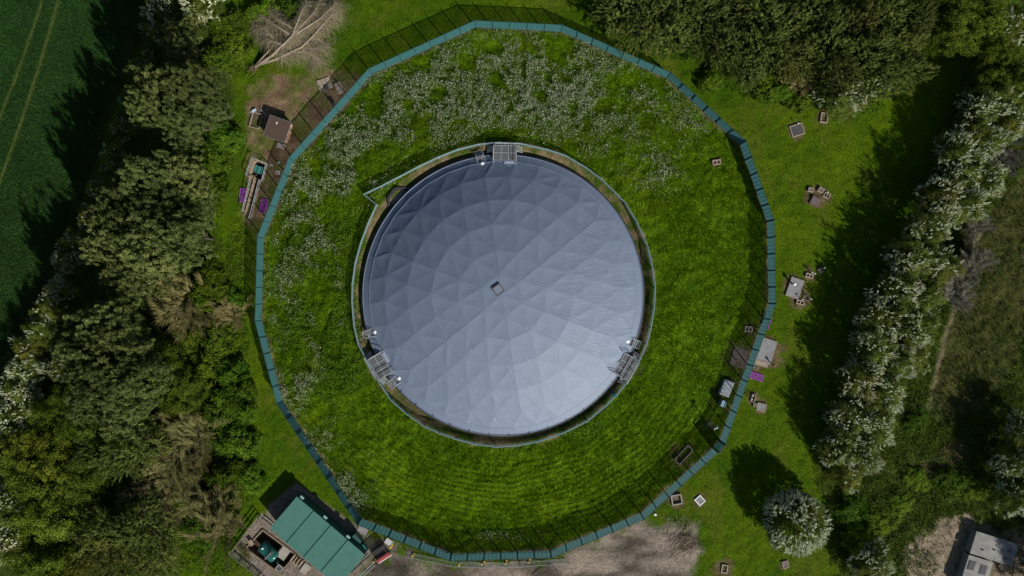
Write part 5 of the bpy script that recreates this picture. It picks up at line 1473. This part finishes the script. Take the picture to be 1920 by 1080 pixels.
# ------------------------------------------------------------------ lower left compound: green tank, timber pit, post and rail fence
def compound():
    c = P(500, 1035); 
    rzu = math.atan2(-(1040 - 993), 556 - 493)       # long side of the pit
    pit = thing('timber_pit', 'timber-lined pit with the green tank, left of the green shed', 'pit', (c.x, c.y, 0))
    pp = [P(*q) - c for q in PIT_TANK]
    for i in range(4):
        a, b = pp[i], pp[(i + 1) % 4]
        obj('lining_board', MB().bar(a + Vector((0, 0, -.5)), b + Vector((0, 0, -.5)), .34, 1.25).mesh('lining_board'), mat('dark_timber', (.12, .09, .065), (.07, .055, .04), .9, 4), pit)
        obj('coping', MB().bar(a + Vector((0, 0, .16)), b + Vector((0, 0, .16)), .12, .06).mesh('coping'), timber, pit)
    a = P(499.5, 1038, 1.0)
    t_ = thing('green_tank', 'glossy green horizontal tank lying in the timber pit', 'tank', (a.x, a.y, -1.0), math.atan2(-(1060 - 1029), 506 - 473))
    gl = mat('green_gloss', (.012, .105, .085), (.01, .09, .075), .22, 1, spec=.6)
    r = .95; L = 3.1; pts = []; rs = []
    for x, k in ((-L / 2, .55), (-L / 2 + .06, .75), (-L / 2 + .18, .92), (-L / 2 + .35, 1), (L / 2 - .35, 1), (L / 2 - .18, .92), (L / 2 - .06, .75), (L / 2, .55)):
        pts.append((x, 0, 1.05)); rs.append(r * k)
    obj('shell', MB().tube(pts, rs, 24).mesh('shell', True), gl, t_)
    for s in (-1, 1): obj('saddle', MB().bbox((s * .9, 0, .3), (.25, 1.5, .6), .04).mesh('saddle'), iron, t_)
    mh = obj('access_frame', MB().bar((.30, -.75, 2.02), (.30, .95, 2.06), .09, .12).bar((.62, -.35, 2.02), (.62, .95, 2.06), .09, .12).bar((.30, .93, 2.08), (.62, .93, 2.08), .09, .1).bar((.30, -.4, 2.05), (.62, -.33, 2.04), .07, .1).mesh('access_frame'), iron, t_)
    obj('grab_rail', MB().tube([(.46, -.6, 2.05), (.46, -.6, 2.35), (.46, .8, 2.4), (.46, .8, 2.05)], .035, 6).mesh('grab_rail'), galv, t_)
    obj('filler_cap', MB().lathe([(.16, 1.95), (.16, 2.08), (.10, 2.12)], (-.95, .15, 0), 12).mesh('filler_cap', True), white, t_)
    obj('outlet_pipe', MB().tube([(L / 2 - .1, -.3, .8), (L / 2 + .5, -.3, .8), (L / 2 + .6, -.3, 1.3)], .11, 8).mesh('outlet_pipe', True), gl, t_)
    # post and rail fence
    f = thing('post_and_rail_fence', 'weathered post-and-rail fence around the green tank compound, lower left', 'fence', (c.x, c.y, 0))
    path = [(488, 966), (460, 1003), (436, 1034), (470, 1062), (505, 1090)]
    for a_, b_ in zip(path[:-1], path[1:]):
        A, B = P(*a_) - c, P(*b_) - c; n = max(1, round((B - A).length / 1.8))
        for k in range(n): obj('post', MB().bbox(tuple(A.lerp(B, k / n) + Vector((0, 0, .6))), (.13, .13, 1.35), .03, .7).mesh('post'), old_timber, f)
        for z in (.35, .75, 1.15): obj('rail', MB().bar(A + Vector((0, 0, z)), B + Vector((0, 0, z)), .06, .12).mesh('rail'), old_timber, f)
    # steps and slabs by the shed
    s0 = P(557, 1050); st = thing('timber_steps', 'short flight of timber-edged steps beside the green shed', 'steps', (s0.x, s0.y, 0), rzu)
    for k in range(4):
        obj('step', MB().bbox((-.75 + k * .5, 0, .05 + .06 * (3 - k)), (.17, 1.1, .35), .02).mesh('step'), timber, st)
    for lab, x, y, w, d in (('pale concrete pad against the end of the green tank', 532, 1037, 17, 22), ('small concrete block with dark lid below the green tank', 524, 1065, 12, 12), ('pale paving slab below the timber steps', 573, 1066, 14, 20)):
        slab(lab, x, y, w, d, math.degrees(rzu), 'frame' if w == 12 else 'slab', .16, cat='slab', name='concrete_pad', m1=concrete, m2=iron if w == 12 else concrete)
    slab('timber post block at the upper corner of the tank pit', 473, 1016, 8, 11, 38, 'slab', .5, cat='block', name='timber_block', m1=timber, m2=timber)
    # sleepers beside the shed
    for k, l in enumerate(('upper long sleeper left of the green shed', 'lower long sleeper left of the green shed')):
        A, B = P(496 - 4 * k, 968 + 5 * k, .1), P(516 - 4 * k, 984 + 5 * k, .1)
        tag(obj('sleeper', MB().bar(A, B, .22, .22).mesh('sleeper'), old_timber), l, 'timber')
compound()
# loose gravel of the compound
def gravel():
    x, y, px, py = scatter(16000, -42, -25, -46, -33)
    m1 = poly_mask(px, py, LOWER_GRAVEL, 2) * (poly_sd(px, py, PIT_TANK) > 3)
    keep = (m1 > .5) & (fbm(x * .8, y * .8, 611, 3) > .36)
    x, y = x[keep], y[keep]; n = len(x); z = gsample(x, y)
    r = rng.uniform(.04, .10, n)
    oct_ = np.array([(1, 0, 0), (-1, 0, 0), (0, 1, 0), (0, -1, 0), (0, 0, 1), (0, 0, -1)], float)
    jit = rng.uniform(.6, 1.2, (n, 6, 1)); V = (np.stack([x, y, z], 1)[:, None, :] + oct_[None] * jit * r[:, None, None]).reshape(-1, 3)
    f0 = np.array([(0, 2, 4), (2, 1, 4), (1, 3, 4), (3, 0, 4), (2, 0, 5), (1, 2, 5), (3, 1, 5), (0, 3, 5)])
    F = (f0[None] + (np.arange(n) * 6)[:, None, None]).reshape(-1, 3)
    o = obj('gravel', np_mesh('gravel', V, F, v=np.repeat(rng.random(n), 8)), leaf_mat('gravel', (.13, .11, .09), (.42, .37, .31), 0))
    tag(o, 'loose pale gravel around the green tank compound', 'gravel', None, 'stuff')
gravel()

# ------------------------------------------------------------------ temporary site fencing along the track
def site_fence():
    feet = [(733.5, 1023.5), (775, 1040), (861, 1057), (906, 1055), (949, 1053.5), (992, 1051), (703, 1051)]
    names = ['beside the pale slab by the cage', 'alone below the fence, right of the cage', 'first from the left along the bottom fence', 'second from the left along the bottom fence', 'third from the left along the bottom fence', 'fourth from the left along the bottom fence', 'at the left end of the red barrier']
    for (x, y), l in zip(feet, names):
        c = G(x, y); g = thing('ballast_block', 'yellow ballast block ' + l, 'block', (c.x, c.y, c.z), random.uniform(.8, 1.7), 'yellow ballast blocks of the site fencing')
        obj('block', MB().bbox((0, 0, .08), (.75, .30, .17), .04).mesh('block'), yellow, g)
        obj('socket', MB().box((.02, 0, .18), (.20, .16, .05)).mesh('socket'), iron, g)
    runs = [((760, 1043), (852, 1062)), ((852, 1062), (906, 1063.5)), ((906, 1063.5), (975, 1062)), ((975, 1062), (1062, 1056))]
    lab = ['leftmost galvanised site fence panel along the bottom of the fence', 'second galvanised site fence panel from the left, bottom', 'third galvanised site fence panel from the left, bottom', 'rightmost galvanised site fence panel along the bottom of the fence']
    scr = mesh_screen('site_mesh', (.30, .31, .32), .18, .1)
    for (a, b), l in zip(runs, lab):
        A, B = P(a[0], a[1]) * .985, P(b[0], b[1]) * .985
        A.z = B.z = 0; c = (A + B) / 2; L = (B - A).length - .06; rz = math.atan2(B.y - A.y, B.x - A.x)
        g = thing('site_fence_panel', l, 'fence panel', (c.x, c.y, 0), rz, 'site fence panels')
        for z in (.2, 1.75): obj('tube', MB().tube([(-L / 2, 0, z), (L / 2, 0, z)], .035, 6).mesh('tube'), galv, g)
        for x in (-L / 2, 0, L / 2): obj('upright', MB().tube([(x, 0, 0), (x, 0, 1.78)], .035, 6).mesh('upright'), galv, g)
        obj('mesh_infill', MB().box((0, 0, .97), (L - .1, .01, 1.5)).mesh('mesh_infill'), scr, g)
    # red and white barrier
    c = G(719, 1043); g = thing('road_barrier', 'red and white plastic barrier beside the dark cage', 'barrier', (c.x, c.y, 0), math.radians(33))
    for k in range(3): obj('red_board', MB().bbox((0, -.22 + k * .2, .35 + .04 * k), (2.2, .18, .12), .02).mesh('red_board'), red, g)
    obj('white_board', MB().bbox((.1, -.42, .28), (2.3, .12, .12), .02).mesh('white_board'), white, g)
    for x in (-.9, .9): obj('leg', MB().box((x, 0, .15), (.10, .7, .3)).mesh('leg'), red, g)
    # dark wire cage
    c = G(713, 1033); g = thing('wire_cage', 'dark wire cage trolley beside the red barrier', 'cage', (c.x, c.y, 0), math.radians(33))
    W, D, Hh = 2.3, 1.35, 1.3
    for z in (.2, Hh):
        for sy in (-1, 1): obj('cage_rail', MB().box((0, sy * D / 2, z), (W, .06, .06)).mesh('cage_rail'), iron, g)
        for sx in (-1, 1): obj('cage_rail', MB().box((sx * W / 2, 0, z), (.06, D - .07, .06)).mesh('cage_rail'), iron, g)
    for sx in (-1, 1):
        for sy in (-1, 1): obj('cage_post', MB().box((sx * (W / 2 - .03), sy * (D / 2 - .03), Hh / 2), (.07, .07, Hh)).mesh('cage_post'), iron, g)
    obj('floor_plate', MB().box((0, 0, .14), (W - .08, D - .08, .04)).mesh('floor_plate'), brown_iron, g)
    sc = mesh_screen('cage_mesh', (.04, .04, .045), .45, 0)
    for sy in (-1, 1): obj('cage_mesh', MB().box((0, sy * (D / 2 + .035), Hh / 2 + .1), (W - .1, .008, Hh - .3)).mesh('cage_mesh'), sc, g)
    # railing along the shed path
    c = G(690, 1066); g = thing('path_railing', 'galvanised double railing beside the green shed, bottom edge', 'railing', (c.x, c.y, 0), math.radians(42))
    for y in (-.2, .2): obj('rail', MB().tube([(-2.4, y, .95), (1.5, y, .95)], .05, 6).mesh('rail'), galv, g)
    for x in (-2.2, -.4, 1.4): obj('stanchion', MB().tube([(x, -.2, 0), (x, -.2, .95)], .04, 6).mesh('stanchion'), galv, g)
    slab('pale grey slab in timber frame beside the cage', 729, 1016, 15, 12, -35, 'slab', .12, cat='slab', m1=timber, m2=mat('pale_slab', (.45, .47, .48), (.36, .38, .39), .8))
    slab('grey paving slab at the lower left fence corner', 680, 994, 19, 12, -30, 'slab', .08, cat='slab', m1=concrete, m2=concrete_g)
site_fence()
tag(obj('bent_pipe', MB().tube([P(1000, 1082, .2), P(1019, 1073, .5), P(1040, 1068, .6), P(1047, 1074, .4), P(1052, 1082, .2)], .05, 6).mesh('bent_pipe', True), iron), 'thin dark bent pipe lying on the track at the bottom edge', 'pipe')
def brush_pile():
    c = G(1284, 1018); g = thing('brush_pile', 'heap of dry reeds and branches at the right end of the track', 'branches', (c.x, c.y, 0))
    rr = random.Random(9)
    mats = [mat('dry_reed', (.40, .31, .19), (.28, .21, .13), .9), mat('dark_branch', (.10, .075, .055), (.06, .045, .035), .9)]
    for k in range(120):
        a = math.radians(rr.gauss(55, 26)); L = rr.uniform(.5, 2.0)
        o_ = Vector((rr.gauss(.1, 1.0), rr.gauss(.6, 1.5), rr.uniform(.06, .4)))
        d = Vector((math.cos(a), math.sin(a), rr.uniform(-.04, .1))) * L / 2
        obj('branch', MB().tube([o_ - d, o_ + Vector((rr.gauss(0, .08), rr.gauss(0, .08), .05)), o_ + d], [.028, .024, .010], 4).mesh('branch'), mats[0 if rr.random() < .62 else 1], g)
brush_pile()

# ------------------------------------------------------------------ pale cabins, bottom right
def cabins():
    cab = mat('cabin_roof', (.27, .265, .25), (.15, .148, .14), .85, .9, .25, 6)
    wallm = mat('cabin_wall', (.22, .22, .21), (.16, .16, .155), .7)
    z = 1.35
    def mk(label, cs, extra):
        q = [P(x, y, z) for x, y in cs]; c = sum(q, Vector()) / 4; u = q[1] - q[0]; v = q[3] - q[0]
        rz = math.atan2(u.y, u.x); W, D = u.length, v.length
        g = thing('portable_cabin', label, 'cabin', (c.x, c.y, 0), rz)
        obj('roof', MB().bbox((0, 0, z - .06), (W, D, .12), .03).mesh('roof'), cab, g)
        for sx in (-1, 1): obj('wall', MB().box((sx * (W / 2 - .12), 0, z / 2 - .1), (.08, D - .34, z - .05)).mesh('wall'), wallm, g)
        for sy in (-1, 1): obj('wall', MB().box((0, sy * (D / 2 - .12), z / 2 - .1), (W - .16, .08, z - .05)).mesh('wall'), wallm, g)
        extra(g, W, D)
    def ribs(g, W, D):
        for k, (x, y) in enumerate(((-.25, -.2), (.0, -.05), (.3, -.25), (.33, .1))):
            obj('roof_vent', MB().bbox((x * W, y * D, z + .06), (.42, .16, .14), .03).mesh('roof_vent'), iron, g)
    def lights(g, W, D):
        for x, y in ((-.28, .22), (.20, .20), (-.28, -.28), (.20, -.30)):
            f = obj('skylight_frame', MB().bbox((x * W, y * D, z + .03), (1.05, 1.45, .08), .02).mesh('skylight_frame'), cab, g)
            obj('skylight', MB().bbox((x * W, y * D, z + .08), (.9, 1.3, .04), .015).mesh('skylight'), mat('dark_glass', (.035, .028, .035), (.05, .04, .05), .35), f)
    mk('larger pale flat-roofed cabin in the bottom right corner', [(1832.3, 995.8), (1912, 1021), (1897, 1063), (1817.4, 1036.6)], ribs)
    mk('pale cabin with dark square skylights on the bottom edge, right', [(1819, 1040.5), (1865, 1055), (1841, 1117), (1795, 1102)], lights)
cabins()
